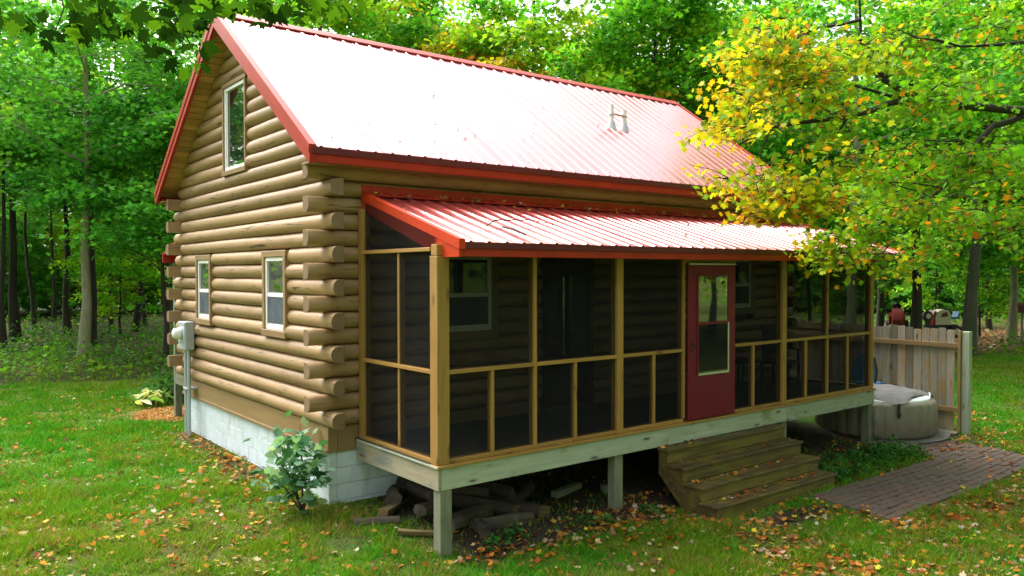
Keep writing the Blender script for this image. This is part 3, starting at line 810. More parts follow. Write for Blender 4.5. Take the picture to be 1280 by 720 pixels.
for xs in (sx0 + .032, sx1 - .07):
    q = [(-D - .006, .463), (ty[0] + .062, .463), (ty[0] + .062, tz[1] - .042), (ty[1] + .062, tz[1] - .042), (ty[1] + .062, tz[2] - .042), (ty[2] + .062, tz[2] - .042),
         (ty[2] + .062, tz[3] - .042), (ty[3] + .062, tz[3] - .042), (ty[3] + .062, -.34), (-2.46, -.34), (-D - .006, .16)]
    V = [(xs, y, z) for y, z in q] + [(xs + .038, y, z) for y, z in q]; n = len(q)
    F = [tuple(range(n)), tuple(range(2 * n - 1, n - 1, -1))] + [(i, i + n, (i + 1) % n + n, (i + 1) % n) for i in range(n)]
    link('side_panel', mesh_from('side_panel', V, F, 'mossy_tread'), steps)
for xs in (sx0 + .10, (sx0 + sx1) / 2, sx1 - .10):
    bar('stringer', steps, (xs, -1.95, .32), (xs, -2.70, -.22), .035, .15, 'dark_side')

# ------------------------------------------------------------------ brick path
m, t, p = newmat('paver')
oi = N(t, 'ShaderNodeObjectInfo')
c = ramp(t, oi.outputs['Random'], [(0, (.085, .05, .044)), (.35, (.115, .064, .053)), (.7, (.10, .072, .062)), (1, (.145, .062, .046))])
n1 = noise(t, coords(t), 9, 6, .7)
c = mix(t, ramp(t, n1, [(.4, (0, 0, 0)), (.7, (1, 1, 1))]), c, (.085, .075, .055))
t.links.new(c, p.inputs['Base Color']); p.inputs['Roughness'].default_value = .85; bump(t, n1, .5, .006, p)
bed = []
for (x0, x1, y0, y1) in ((5.5, 10.75, -4.2, -3.05), (9.25, 10.75, -3.05, -2.5)): bed.append((x0, x1, y0, y1))
V, F = [], []
for (x0, x1, y0, y1) in bed:
    xs = np.linspace(x0, x1, 16); ys = np.linspace(y0, y1, 5); o = len(V)
    for xx in xs:
        for yy in ys: V.append((xx, yy, float(gz(xx, yy)) - .004))
    for i in range(15):
        for j in range(4): F.append((o + i * 5 + j, o + (i + 1) * 5 + j, o + (i + 1) * 5 + j + 1, o + i * 5 + j + 1))
path = tag(link('brick_path', mesh_from('brick_path', V, F, 'ground_soil')), kind='structure')
bw_, bh_ = .238, .117
pv = [box_mesh(bw_ - .008, bh_ - .008, .07, 'paver', .006)]
row = 0; yy = -4.17
while yy < -2.5:
    lo = 5.55 if yy < -3.08 else 9.28
    lo += .10 * (yy + 4.17)
    xx = lo - (bw_ / 2 if row % 2 else 0)
    while xx < 10.62:
        x0, x1 = max(xx, lo), xx + bw_
        cx, cy = (x0 + x1) / 2, yy + bh_ / 2
        bm_ = pv[0] if x1 - x0 > bw_ * .9 else box_mesh(bw_ / 2 - .008, bh_ - .008, .07, 'paver', .006)
        z = float(gz(cx, cy)) - .010 + rng.normal(0, .003)
        link('brick', bm_, path, (cx, cy + .03 * sin(cx * 1.3), z), (rng.normal(0, .012) + .02, rng.normal(0, .012), rng.normal(0, .012)))
        xx += bw_
    yy += bh_; row += 1

# ------------------------------------------------------------------ privacy fence
FX = 11.6
fence = thing('plank_fence', 'weathered wooden plank fence behind the inflatable tub', 'fence', (FX, -1.2, -.2))
yq = -2.33; i = 0
for i in range(24):
    y0 = yq + i * .1545
    zt = 1.735 + rng.normal(0, .012)
    V = [(0, .0, 0), (0, .142, 0), (0, .142, zt + .18 - .02), (0, .125, zt + .18), (0, .018, zt + .18), (0, 0, zt + .18 - .02)]
    V = [(xx, y, z) for xx in (0, .018) for (_, y, z) in V]
    F = [tuple(range(5, -1, -1)), tuple(range(6, 12))] + [((j + 1) % 6, (j + 1) % 6 + 6, j + 6, j) for j in range(6)]
    Vr = [(z, y, -xx) for (xx, y, z) in V]          # local X is the board's length
    o = link('board', mesh_from('board', Vr, F, 'fence_wood'), fence, (FX + rng.normal(0, .003), y0, -.18 + rng.normal(0, .008)), (0, -pi / 2, 0))
for z in (1.43, .22):
    B('rail', fence, FX - .045, FX - .004, -2.40, 1.4, z - .045, z + .045, 'fence_rail', .004)
B('post', fence, FX - .02, FX + .10, -2.60, -2.465, -.6, 1.70, 'pale_wood', .006)
B('post', fence, FX - .05, FX + .0, -2.46, -2.405, -.6, 1.72, 'fence_rail', .004)
B('post', fence, FX + .02, FX + .11, .9, 1.0, -.6, 1.65, 'fence_wood', .006)

# ------------------------------------------------------------------ platform, inflatable tub, mat
plat = thing('wooden_platform', 'low grey wooden platform under the inflatable tub', 'platform', (10.4, -1.4, -.25))
for i in range(17):
    x0 = 9.30 + i * .135
    B('board', plat, x0, x0 + .128, -2.46 + .02 * (i % 3), .1, -.225, -.188, 'platform_wood', .004)
B('edge_beam', plat, 9.30, 11.58, -2.475, -2.435, -.36, -.229, 'platform_wood', .004)
B('edge_beam', plat, 9.26, 9.298, -2.475, .1, -.36, -.20, 'platform_wood', .004)
TX, TY, TR = 10.50, -1.36, 1.05
gm = tube_obj('ground_mat', None, [(TX + .07, TY - .06, -.186), (TX + .07, TY - .06, -.172)], [TR + .13, TR + .13], 'tub_cover', 48)
tag(gm, 'round grey ground mat showing under the tub', 'mat')
tub = thing('inflatable_tub', 'round taupe inflatable hot tub beside the plank fence', 'hot tub', (TX, TY, -.17))
V, F = [], []; nf = 30; per = 6; n = nf * per
prof = [(-.03, 0.0), (.01, .02), (.035, .07), (.042, .32), (.036, .58), (.012, .632), (-.05, .65)]
for (dr, z) in prof:
    for j in range(n):
        th = 2 * pi * j / n; fl = abs(sin(pi * j / per)) ** .5 * .034 * (1 if .02 < z < .61 else .3)
        r = TR - .06 + dr + fl; V.append((r * cos(th), r * sin(th), z))
for i in range(len(prof) - 1):
    for j in range(n): F.append((i * n + j, i * n + (j + 1) % n, (i + 1) * n + (j + 1) % n, (i + 1) * n + j))
F.append(tuple(range(n - 1, -1, -1)))
link('tub_wall', mesh_from('tub_wall', V, F, 'tub_vinyl', True, 60), tub, (TX, TY, -.17))
V, F = [], []; prof = [(.955, .64), (.94, .675), (.87, .70), (.72, .695), (.62, .64)]; n = 48
for (r, z) in prof:
    for j in range(n): V.append((r * cos(2 * pi * j / n), r * sin(2 * pi * j / n), z))
for i in range(len(prof) - 1):
    for j in range(n): F.append((i * n + j, i * n + (j + 1) % n, (i + 1) * n + (j + 1) % n, (i + 1) * n + j))
link('rim', mesh_from('rim', V, F, 'tub_rim', True), tub, (TX, TY, -.17))
# cover: domed, its hem hanging in points between the buckles
V, F = [], []; rings = [0, .25, .45, .62, .78, .90, .99]; n = 64
V.append((0, 0, .80))
for r in rings[1:]:
    for j in range(n):
        th = 2 * pi * j / n
        sc = .5 + .5 * cos(4 * (th + radians(131)))
        edge = (r / .99) ** 6
        rr = r * 1.04 * (1 - .30 * edge * (1 - sc))
        z = .80 - .055 * (r / .99) ** 2 - edge * (.03 + .07 * sc) + .016 * sin(th * 7 + r * 9) * (r > .3) + .01 * sin(th * 13)
        V.append((rr * cos(th), rr * sin(th), z))
for j in range(n): F.append((0, 1 + j, 1 + (j + 1) % n))
for i in range(len(rings) - 2):
    for j in range(n): F.append((1 + i * n + j, 1 + i * n + (j + 1) % n, 1 + (i + 1) * n + (j + 1) % n, 1 + (i + 1) * n + j))
F = [tuple(reversed(f)) for f in F]; F = [tuple(reversed(f)) for f in F]
cov = link('cover', mesh_from('cover', V, F, 'tub_cover', True, 70), tub, (TX, TY, -.17))
for bth in (radians(-131), radians(-41), radians(49), radians(139)):
    cxx, cyy = TX + 1.07 * cos(bth), TY + 1.07 * sin(bth)
    o = link('buckle_strap', box_mesh(.26, .045, .012, 'black_plastic', .003), tub, (cxx, cyy, .36), (0, pi / 2, bth))
    link('buckle', box_mesh(.07, .06, .03, 'black_plastic', .006), tub, (TX + 1.085 * cos(bth), TY + 1.085 * sin(bth), .30), (0, pi / 2, bth))
for hth in (radians(-60),):
    pts = [(TX + .93 * cos(hth + q), TY + .93 * sin(hth + q), .50 + .07 * sin((q + .22) / .44 * pi)) for q in np.linspace(-.22, .22, 9)]
    tube_obj('handle', tub, pts, .014, 'tub_rim', 8)

# blue chair back behind the end post
ch = thing('blue_chair', 'blue chair back showing past the end porch post, above the tub', 'chair', (11.15, -.80, -.188))
V, F = [], []; out = [(-.22, 0), (-.25, .25), (-.20, .48), (-.05, .56), (.08, .54), (.20, .40), (.25, .18), (.22, 0)]
for yy in (0, .035):
    for (a, z) in out: V.append((yy, a, z))
n = len(out); F = [tuple(range(n)), tuple(range(2 * n - 1, n - 1, -1))] + [(j, j + n, (j + 1) % n + n, (j + 1) % n) for j in range(n)]
link('backrest', mesh_from('backrest', V, F, 'blue_fabric'), ch, (11.15, -.80, .62))
tube_obj('back_frame', ch, [(-.0, a * 1.05, z * 1.03) for (a, z) in out], .018, 'black_plastic', 8, (11.165, -.80, .61))
B('seat', ch, 11.17, 11.55, -1.03, -.57, .56, .60, 'blue_fabric', .01)
for (xx, yy) in ((11.19, -1.01), (11.19, -.60), (11.52, -1.01), (11.52, -.60)):
    tube_obj('leg', ch, [(xx, yy, -.188), (xx, yy, .57)], .014, 'black_plastic', 8)

# ------------------------------------------------------------------ porch furniture seen through the screen
def porch_chair(x, y, rz, label):
    o = thing('slat_chair', label, 'chair', (x, y, ZD), 'chairs inside the porch')
    def p(n, x0, x1, y0, y1, z0, z1): B(n, o, x + x0, x + x1, y + y0, y + y1, ZD + z0, ZD + z1, 'dark_furniture', .006)
    p('seat', -.26, .26, -.25, .25, .41, .45)
    for i in range(6): p('back_slat', -.235 + i * .083, -.185 + i * .083, .225, .247, .46, 1.02)
    p('top_rail', -.26, .26, .215, .255, 1.02, 1.10)
    for sx in (-1, 1):
        for sy in (-1, 1):
            p('leg', sx * .25 - .022, sx * .25 + .022, sy * .23 - .022, sy * .23 + .022, 0, .41 if sy < 0 else .405)
        p('arm', sx * .285 - .035, sx * .285 + .035, -.27, .22, .64, .665)
        p('arm_post', sx * .285 - .02, sx * .285 + .02, -.23, -.19, .452, .64)
        p('back_post', sx * .245 - .018, sx * .245 + .018, .205, .222, .452, 1.018)
    o.rotation_euler = (0, 0, rz); return o
porch_chair(8.35, -.75, radians(12), 'dark slat-back chair in the right end bay of the porch')
porch_chair(6.25, -.62, radians(-20), 'dark slat-back chair in the porch just right of the red door')
tb = thing('porch_table', 'small dark side table behind the porch screen, left of the end chair', 'table', (7.35, -.6, ZD))
B('table_top', tb, 7.05, 7.65, -.9, -.35, ZD + .50, ZD + .535, 'dark_furniture', .008)
for (xx, yy) in ((7.09, -.86), (7.61, -.86), (7.09, -.39), (7.61, -.39)): B('leg', tb, xx - .02, xx + .02, yy - .02, yy + .02, ZD, ZD + .499, 'dark_furniture', .004)

# ------------------------------------------------------------------ electric meter
em = thing('electric_meter', 'grey electric meter box with conduits on the far end of the gable wall', 'meter', (-.12, 5.38, 0))
bx_ = B('meter_box', em, -.24, -.09, 5.15, 5.58, 1.50, 1.98, 'grey_metal', .008)
B('box_lid', bx_, -.25, -.242, 5.165, 5.565, 1.62, 1.965, 'grey_metal', .004)
tube_obj('meter_dome', em, [(-.25, 5.38, 1.78), (-.30, 5.38, 1.78), (-.36, 5.38, 1.78), (-.385, 5.38, 1.78)], [.10, .098, .088, .06], 'vinyl', 20)

tube_obj('meter_ring', em, [(-.251, 5.38, 1.78), (-.275, 5.38, 1.78)], .113, 'silver', 20)
for yy, r in ((5.28, .03), (5.46, .03)):
    tube_obj('conduit', em, [(-.15, yy, -.2), (-.15, yy, 1.502)], r, 'grey_metal', 12)
    tube_obj('coupling', em, [(-.15, yy, 1.44), (-.15, yy, 1.499)], r + .012, 'grey_metal', 12)
B('conduit_strap', em, -.19, -.03, 5.24, 5.50, .80, .83, 'grey_metal', .003)

# ------------------------------------------------------------------ firewood and lumber under the porch
def fwlog(x, y, z, ln, r, rz, ry, label, split=False):
    g = np.random.default_rng(int(x * 100 + y * 31 + 500)); n = 9; V, F = [], []
    ns = 6; sh = 1 + g.normal(0, .12, n)
    if split: sh[:4] *= .45
    for i in range(ns):
        s = i / (ns - 1) - .5
        for k in range(n):
            th = 2 * pi * k / n; rr = r * sh[k] * (1 + g.normal(0, .05)) * (1 - .12 * s)
            V.append((s * ln, rr * cos(th) + .02 * sin(s * 5), rr * sin(th)))
    for i in range(ns - 1):
        for k in range(n): F.append((i * n + k, i * n + (k + 1) % n, (i + 1) * n + (k + 1) % n, (i + 1) * n + k))
    F.append(tuple(range(n - 1, -1, -1))); F.append(tuple((ns - 1) * n + k for k in range(n)))
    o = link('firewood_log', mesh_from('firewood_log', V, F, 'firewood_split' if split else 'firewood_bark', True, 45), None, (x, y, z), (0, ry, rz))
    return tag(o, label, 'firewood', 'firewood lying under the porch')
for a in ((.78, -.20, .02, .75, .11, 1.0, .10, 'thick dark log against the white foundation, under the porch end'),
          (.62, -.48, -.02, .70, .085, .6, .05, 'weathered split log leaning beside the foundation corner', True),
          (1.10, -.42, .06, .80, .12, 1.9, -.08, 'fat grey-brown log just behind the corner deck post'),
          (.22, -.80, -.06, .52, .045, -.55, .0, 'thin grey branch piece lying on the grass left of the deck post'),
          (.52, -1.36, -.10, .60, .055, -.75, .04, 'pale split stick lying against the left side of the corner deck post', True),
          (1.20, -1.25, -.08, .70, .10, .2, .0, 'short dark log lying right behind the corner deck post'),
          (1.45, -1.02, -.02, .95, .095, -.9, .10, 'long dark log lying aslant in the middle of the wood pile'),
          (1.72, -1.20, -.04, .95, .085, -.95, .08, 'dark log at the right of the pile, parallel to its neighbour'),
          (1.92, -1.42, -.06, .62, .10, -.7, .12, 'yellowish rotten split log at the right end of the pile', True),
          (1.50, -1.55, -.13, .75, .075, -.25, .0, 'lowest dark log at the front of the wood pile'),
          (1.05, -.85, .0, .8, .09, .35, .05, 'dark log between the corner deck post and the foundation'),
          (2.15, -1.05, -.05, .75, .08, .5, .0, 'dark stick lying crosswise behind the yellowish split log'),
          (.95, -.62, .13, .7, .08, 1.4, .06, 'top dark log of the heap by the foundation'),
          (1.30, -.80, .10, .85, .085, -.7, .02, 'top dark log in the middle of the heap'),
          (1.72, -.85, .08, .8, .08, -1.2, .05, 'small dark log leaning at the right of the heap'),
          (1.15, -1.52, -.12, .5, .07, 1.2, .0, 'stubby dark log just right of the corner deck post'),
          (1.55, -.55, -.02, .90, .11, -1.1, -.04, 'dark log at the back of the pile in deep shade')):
    fwlog(*a)
pk = B('scrap_plank', None, 2.62, 3.22, -1.13, -1.02, -.14, -.05, 'grey_post', .006); pk.rotation_euler = (0, 0, .25)
tag(pk, 'short grey scrap plank on the dirt under the porch', 'plank')
pk = B('scrap_block', None, 3.34, 3.54, -1.40, -1.28, -.17, -.05, 'grey_post', .006); pk.rotation_euler = (0, 0, -.3)
tag(pk, 'small grey wood block beside the middle deck post', 'wood block')

# twig fallen on the porch roof
tg = thing('fallen_twig', 'bare dark twig lying on the porch roof', 'twig', (1.6, -1.6, ROOFZ(-1.6)))
def onroof(pts): return [(x, y, ROOFZ(y) + .03 + h) for (x, y, h) in pts]
for pts, r in (([(1.14, -1.70, 0), (1.40, -1.52, .03), (1.75, -1.42, .02), (2.05, -1.43, .035), (2.32, -1.50, 0)], [.008, .010, .009, .007, .004]),
               ([(1.36, -1.72, 0), (1.40, -1.90, .01), (1.42, -2.06, 0)], [.012, .014, .012])):
    tube_obj('stick', tg, onroof(pts), r, 'twig', 6)

# ------------------------------------------------------------------ machines and box beyond the fence
def wheel(par, c, r, wdt, ax='y'):
    o = tube_obj('wheel', par, [(0, -wdt / 2, 0), (0, -wdt * .35, 0), (0, wdt * .35, 0), (0, wdt / 2, 0)], [r * .86, r, r, r * .86], 'rubber', 20, c)
    tube_obj('rim', o, [(0, -wdt / 2 - .01, 0), (0, wdt / 2 + .01, 0)], r * .52, 'tractor_white', 16, c); return o
def shape(name, par, prof, y0, y1, mat, c):
    V = [(x, y0, z) for (x, z) in prof] + [(x, y1, z) for (x, z) in prof]; n = len(prof)
    F = [tuple(range(n)), tuple(range(2 * n - 1, n - 1, -1))] + [(j, j + n, (j + 1) % n + n, (j + 1) % n) for j in range(n)]
    return link(name, mesh_from(name, V, F, mat, True, 30), par, c)
tx, ty_ = at(bearing(1122), 35.0); gz0 = float(gz(tx, ty_))
tr = thing('garden_tractor', 'dark red tractor parked beyond the plank fence, left of the white one', 'tractor', (tx, ty_, gz0))
shape('hood', tr, [(-1.0, .55), (-1.0, .9), (-.9, 1.05), (-.1, 1.5), (.05, 1.45), (.05, .55)], -.28, .28, 'tractor_red', (tx, ty_, gz0))
shape('fender', tr, [(.3, .6), (.3, 1.05), (.5, 1.25), (.95, 1.2), (1.1, .9), (1.1, .6)], -.42, .42, 'tractor_red', (tx, ty_, gz0))
shape('seat', tr, [(.35, 1.26), (.8, 1.26), (.95, 1.66), (.86, 1.68), (.72, 1.36), (.35, 1.36)], -.24, .24, 'black_plastic', (tx, ty_, gz0))
B('chassis', tr, tx - 1.0, tx + 1.0, ty_ - .2, ty_ + .2, gz0 + .38, gz0 + .6, 'black_plastic')
tube_obj('steering_column', tr, [(-.05, 0, 1.3), (.22, 0, 1.62)], .02, 'black_plastic', 8, (tx, ty_, gz0))
tube_obj('steering_wheel', tr, [(.20, 0, 1.64), (.22, 0, 1.655)], .19, 'black_plastic', 18, (tx, ty_, gz0))
for (dx, dy, r) in ((-.8, -.38, .28), (-.8, .38, .28), (.68, -.5, .42), (.68, .5, .42)): wheel(tr, (tx + dx, ty_ + dy, gz0 + r), r, .22)
tr.rotation_euler = (0, 0, .5); tr.scale = (.78, .78, .80)
tx, ty_ = at(bearing(1176), 34.0); gz0 = float(gz(tx, ty_))
tr = thing('ride_on_mower', 'white and red ride-on machine with wheel showing over the plank fence top', 'mower', (tx, ty_, gz0))
shape('hood', tr, [(-.5, .7), (-.52, 1.1), (-.35, 1.42), (.0, 1.52), (.3, 1.45), (.42, 1.1), (.42, .7)], -.3, .3, 'tractor_white', (tx, ty_, gz0))
shape('side_panel', tr, [(-.2, 1.1), (-.15, 1.3), (.15, 1.38), (.25, 1.15)], -.31, -.302, 'tractor_red', (tx, ty_, gz0))
shape('grille', tr, [(-.62, .7), (-.64, 1.2), (-.52, 1.45), (-.42, 1.45), (-.52, 1.1), (-.5, .7)], -.27, .27, 'tractor_red', (tx, ty_, gz0))
shape('seat', tr, [(.5, 1.0), (.95, 1.0), (1.05, 1.38), (.96, 1.4), (.86, 1.1), (.5, 1.1)], -.24, .24, 'blue_fabric', (tx, ty_, gz0))
B('chassis', tr, tx - .9, tx + .9, ty_ - .2, ty_ + .2, gz0 + .3, gz0 + .69, 'black_plastic')
w_ = wheel(tr, (tx - 1.05, ty_ - .35, gz0 + 1.18), .28, .2); B('spare_bracket', tr, tx - 1.08, tx - .8, ty_ - .24, ty_ - .18, gz0 + .5, gz0 + 1.2, 'black_plastic')
for (dx, dy, r) in ((-.65, -.38, .25), (-.65, .38, .25), (.6, -.45, .34), (.6, .45, .34)): wheel(tr, (tx + dx, ty_ + dy, gz0 + r), r, .2)
tr.rotation_euler = (0, 0, YAW + .15); tr.scale = (.78, .78, .80)
bxx, byy = at(bearing(1278), 30.0); g0 = float(gz(bxx, byy))
bh = thing('bird_house', 'small red box on a thin post at the right edge of the wood', 'bird house', (bxx, byy, g0))
tube_obj('post', bh, [(0, 0, -.3), (0, 0, 1.25)], .035, 'grey_post', 8, (bxx, byy, g0))
B('house_box', bh, bxx - .11, bxx + .11, byy - .11, byy + .11, g0 + 1.25, g0 + 1.5, 'red_box', .008)
shape('house_roof', bh, [(-.16, 1.5), (0, 1.64), (.16, 1.5)], -.14, .14, 'red_box', (bxx, byy, g0))
sx_, sy_ = at(bearing(38), 34.0)
st = tube_obj('marker_stake', None, [(0, 0, -.2), (0, 0, .55)], [.03, .03], 'vinyl', 8, (sx_, sy_, float(gz(sx_, sy_))))
tag(st, 'thin white marker stake standing in the left woods', 'stake')

# ------------------------------------------------------------------ trees
GREENS = dict(deep=(.06, .26, .03), mid=(.10, .36, .03), lime=(.24, .46, .025), gold=(.48, .38, .02), orange=(.58, .27, .03))
def palette(names, n, g):
    names = [(nm, wt) for nm, wt in names]; wts = np.array([q for _, q in names], float); wts /= wts.sum()
    pk_ = g.choice(len(names), n, p=wts); base = np.array([GREENS[nm] for nm, _ in names])[pk_]
    return base
def build_tree(seed, H, r0, lean, cb, spread, nl, ncl, leaves, size, pal, shape=LITE, bark_m='bark_dark', clr=(.95, .34), fork=False, top_round=.7, sides=9):
    g = np.random.default_rng(seed); V, F = [], []
    npt = 8; tt = np.linspace(0, 1, npt)
    wob = np.cumsum(g.normal(0, .012 * H, (npt, 2)), axis=0) * .5; wob[0] = 0
    tp = np.stack([lean[0] * H * tt + wob[:, 0], lean[1] * H * tt + wob[:, 1], H * .94 * tt - .3 * (tt == 0)], 1)
    rad = r0 * (1 - .86 * tt ** .9); rad[0] *= 1.35
    tube(V, F, tp, rad, sides)
    cl = []
    for i in range(nl):
        t0 = cb + (1 - cb) * (i + g.random() * .6) / nl * .97
        s = np.array([np.interp(t0, tt, tp[:, k]) for k in range(3)]); az = i * 2.4 + g.normal(0, .4)
        ln = spread * (1 - top_round * ((t0 - cb) / (1 - cb)) ** 1.6) * g.uniform(.7, 1.1)
        rise = g.uniform(.15, .55) * ln; dr = np.array([cos(az), sin(az), 0])
        pts = [s + dr * ln * q + np.array([0, 0, rise * (q ** .8)]) + g.normal(0, .05 * ln, 3) * (q > 0) for q in (0, .33, .66, 1.0)]
        rl = np.interp(t0, tt, rad) * .42
        tube(V, F, pts, [rl, rl * .7, rl * .42, rl * .15], 6, False)
        for q in (.45, .75, 1.0):
            cl.append(pts[0] * (1 - q) + pts[3] * q + g.normal(0, .1, 3))
        for j in range(3):
            q = g.uniform(.3, .9); b0 = pts[0] * (1 - q) + pts[3] * q; a2 = az + g.choice([-1, 1]) * g.uniform(.5, 1.2)
            l2 = ln * g.uniform(.35, .55); e = b0 + np.array([cos(a2), sin(a2), g.uniform(.1, .5)]) * l2
            tube(V, F, [b0, (b0 + e) / 2 + g.normal(0, .06, 3), e], [rl * .4, rl * .25, rl * .08], 5, False)
            cl += [e, (b0 + e) / 2]
    cl.append(tp[-1]); cl = np.array(cl)
    tm = mesh_from('trunk', V, F, bark_m, True, 60)
    pickc = cl[g.integers(0, len(cl), ncl)] + g.normal(0, .35, (ncl, 3)) * np.array([1, 1, .8])
    per = leaves // ncl
    rad_c = g.uniform(.6, 1.25, ncl) * clr[0]
    C = np.repeat(pickc, per, 0); n = len(C)
    q = g.normal(0, .5, (n, 3)); R = np.repeat(rad_c, per)[:, None]
    off = q * R * np.array([1, 1, clr[1]]); off[:, 2] -= .22 * (off[:, 0] ** 2 + off[:, 1] ** 2) / R[:, 0]
    C = C + off
    base = np.repeat(palette(pal, ncl, g), per, 0)
    colr = jitter_col(base, n, .22, g)
    cm = leaf_mesh('crown', C, g.uniform(.75, 1.25, n) * size, colr, shape, .55, g=g)
    return tm, cm
protos = {}
def proto(key, **kw): protos[key] = build_tree(**kw)
proto('tallA', seed=11, H=14.5, r0=.20, lean=(.01, -.01), cb=.42, spread=4.0, nl=17, ncl=190, leaves=14500, size=.19, pal=[('deep', 5), ('mid', 4), ('lime', 1)], bark_m='bark_dark')
proto('tallB', seed=12, H=13.2, r0=.17, lean=(-.02, .02), cb=.45, spread=3.8, nl=16, ncl=180, leaves=14000, size=.19, pal=[('mid', 5), ('deep', 2), ('lime', 2)], bark_m='bark_dark')
proto('tallC', seed=13, H=15, r0=.22, lean=(.03, .0), cb=.33, spread=4.3, nl=17, ncl=190, leaves=14500, size=.19, pal=[('mid', 3), ('lime', 5), ('gold', 1)], bark_m='bark_grey')
proto('gold', seed=14, H=12.8, r0=.17, lean=(.0, .02), cb=.34, spread=3.8, nl=16, ncl=180, leaves=14000, size=.19, pal=[('gold', 3), ('orange', 2), ('lime', 3)], bark_m='bark_grey')
proto('pale', seed=15, H=14, r0=.165, lean=(-.015, .0), cb=.46, spread=3.9, nl=15, ncl=170, leaves=12000, size=.18, pal=[('mid', 5), ('deep', 3)], bark_m='bark_pale')
proto('slim', seed=16, H=12, r0=.12, lean=(.035, .015), cb=.52, spread=2.8, nl=12, ncl=110, leaves=9000, size=.19, pal=[('deep', 4), ('mid', 4)], bark_m='bark_dark', sides=7)
proto('young', seed=17, H=6.4, r0=.06, lean=(.02, .0), cb=.22, spread=2.3, nl=12, ncl=110, leaves=9500, size=.16, pal=[('mid', 4), ('lime', 4), ('deep', 1)], bark_m='bark_dark', clr=(.75, .3), sides=7)
proto('bushy', seed=18, H=7.5, r0=.08, lean=(-.02, .02), cb=.34, spread=2.8, nl=14, ncl=140, leaves=12500, size=.17, pal=[('mid', 5), ('deep', 4)], bark_m='bark_dark', clr=(.8, .3), sides=7)
def tree(kind, px, dist, label, name='woodland_tree', rz=0, sc=1.0, tint=(1, 1, 1), group=None, lean=None):
    x, y = at(bearing(px), dist); z = float(gz(x, y))
    o = thing(name, label, 'tree', (x, y, z), group); o.rotation_euler = (lean[0] if lean else 0, lean[1] if lean else 0, rz); o.scale = (sc, sc, sc)
    tm, cm = protos[kind]
    a = link('trunk', tm, None); a.parent = o
    b = link('crown', cm, None); b.parent = o; b.color = (*tint, 1)
    return o
LW = 'trees of the left wood'; BW = 'trees behind the cabin'; RW = 'trees of the right wood'  # left-wood tints paint brighter, bluish highlights into the crowns
tree('slim', 4, 30, 'dark-trunked tree at the very left edge of the photo', rz=1, tint=(1.3, 1.15, 1.5), group=LW)
tree('tallA', 19, 33, 'tall dark tree with straight trunk, second from the left edge', rz=2.0, tint=(1.3, 1.15, 1.5), group=LW)
tree('slim', 43, 41, 'slender tree in the left wood, third trunk from the left edge', rz=3.0, tint=(1.3, 1.15, 1.5), group=LW)
tree('slim', 66, 46, 'thin far tree in the left wood, fourth trunk from the left edge', rz=4.1, tint=(1.3, 1.15, 1.5), group=LW)
tree('tallB', 84, 37, 'dark tree just left of the pale mossy trunk in the left wood', rz=.4, tint=(1.3, 1.15, 1.5), group=LW)
tree('pale', 101, 24.5, 'tall tree with pale mossy trunk at the edge of the left lawn', rz=2.5, tint=(1.3, 1.15, 1.5), group=LW, name='mossy_tree')
tree('tallA', 111, 31, 'thick dark-trunked tree just right of the pale mossy trunk', rz=5.2, tint=(1.3, 1.15, 1.5), group=LW)
tree('slim', 139, 40, 'slender dark tree halfway between the pale trunk and the cabin', rz=.9, tint=(1.3, 1.15, 1.5), group=LW)
tree('tallB', 168, 39, 'dark tree leaning left in the left wood near the cabin gable', rz=3.3, tint=(1.3, 1.15, 1.5), group=LW, lean=(.0, -.13))
tree('slim', 182, 43, 'straight thin dark tree in the left wood near the cabin gable', rz=2.2, tint=(1.3, 1.15, 1.5), group=LW)
tree('tallB', 212, 46, 'dark tree of the left wood nearest to the cabin gable', rz=1.2, tint=(1.3, 1.15, 1.5), group=LW)
tree('bushy', 205, 25, 'low leafy young maple beside the cabin gable roof edge', 'understory_tree', 2, 1.12, (1.0, 1.05, 1.3), LW)
tree('young', 150, 35, 'small yellow-green sapling deep in the left wood', 'understory_tree', 3, .9, (1.5, 1.3, 1), LW)
tree('tallA', 262, 30, 'deep green tree rising behind the gable peak', rz=.2, group=BW)
tree('tallB', 345, 33, 'green tree behind the left end of the roof ridge', rz=1.3, group=BW)
tree('tallC', 425, 29, 'yellow-green tree behind the ridge, next right of the gable peak trees', rz=2.1, sc=1.1, group=BW)
tree('tallB', 470, 32, 'mid green tree behind the ridge, between the yellow-green one and the dark one', rz=3.9, sc=1.12, group=BW)
tree('tallA', 520, 36, 'dark green tree behind the ridge, just left of the orange maple', rz=4.1, tint=(1.5, 1.2, 1), group=BW)
tree('gold', 585, 30, 'orange and yellow maple behind the middle of the ridge', 'maple_tree', .7, 1.0, (1, 1, 1), BW)
tree('gold', 640, 38, 'yellow maple farther back, right of the orange maple behind the ridge', 'maple_tree', 2.9, 1.0, (.8, 1, 1), BW)
tree('tallC', 690, 29, 'lime green tree behind the ridge, right of the orange maple', rz=3.4, group=BW)
tree('tallB', 750, 34, 'green tree behind the ridge above the two vent pipes', rz=.1, tint=(1.5, 1.3, 1), group=BW)
tree('tallC', 802, 30, 'yellow-green tree behind the right end of the ridge', rz=5.0, group=BW)
tree('tallA', 838, 27.5, 'dark forked trunk tree at the right end of the ridge', rz=2.6, tint=(1.6, 1.3, 1), group=BW)
tree('tallB', 884, 31, 'dark-trunked tree just right of the ridge end', rz=1.5, tint=(1.5, 1.3, 1), group=BW)
tree('tallA', 955, 33, 'green tree behind the far end of the porch roof', rz=.6, tint=(1.3, 1.2, 1), group=RW)
tree('pale', 1058, 24, 'grey-trunked tree seen through the yellow maple branches', rz=1.7, tint=(1.3, 1.2, 1), group=RW)
tree('tallB', 1100, 37, 'dark tree behind the red tractor', rz=2.4, tint=(1.3, 1.2, 1), group=RW)
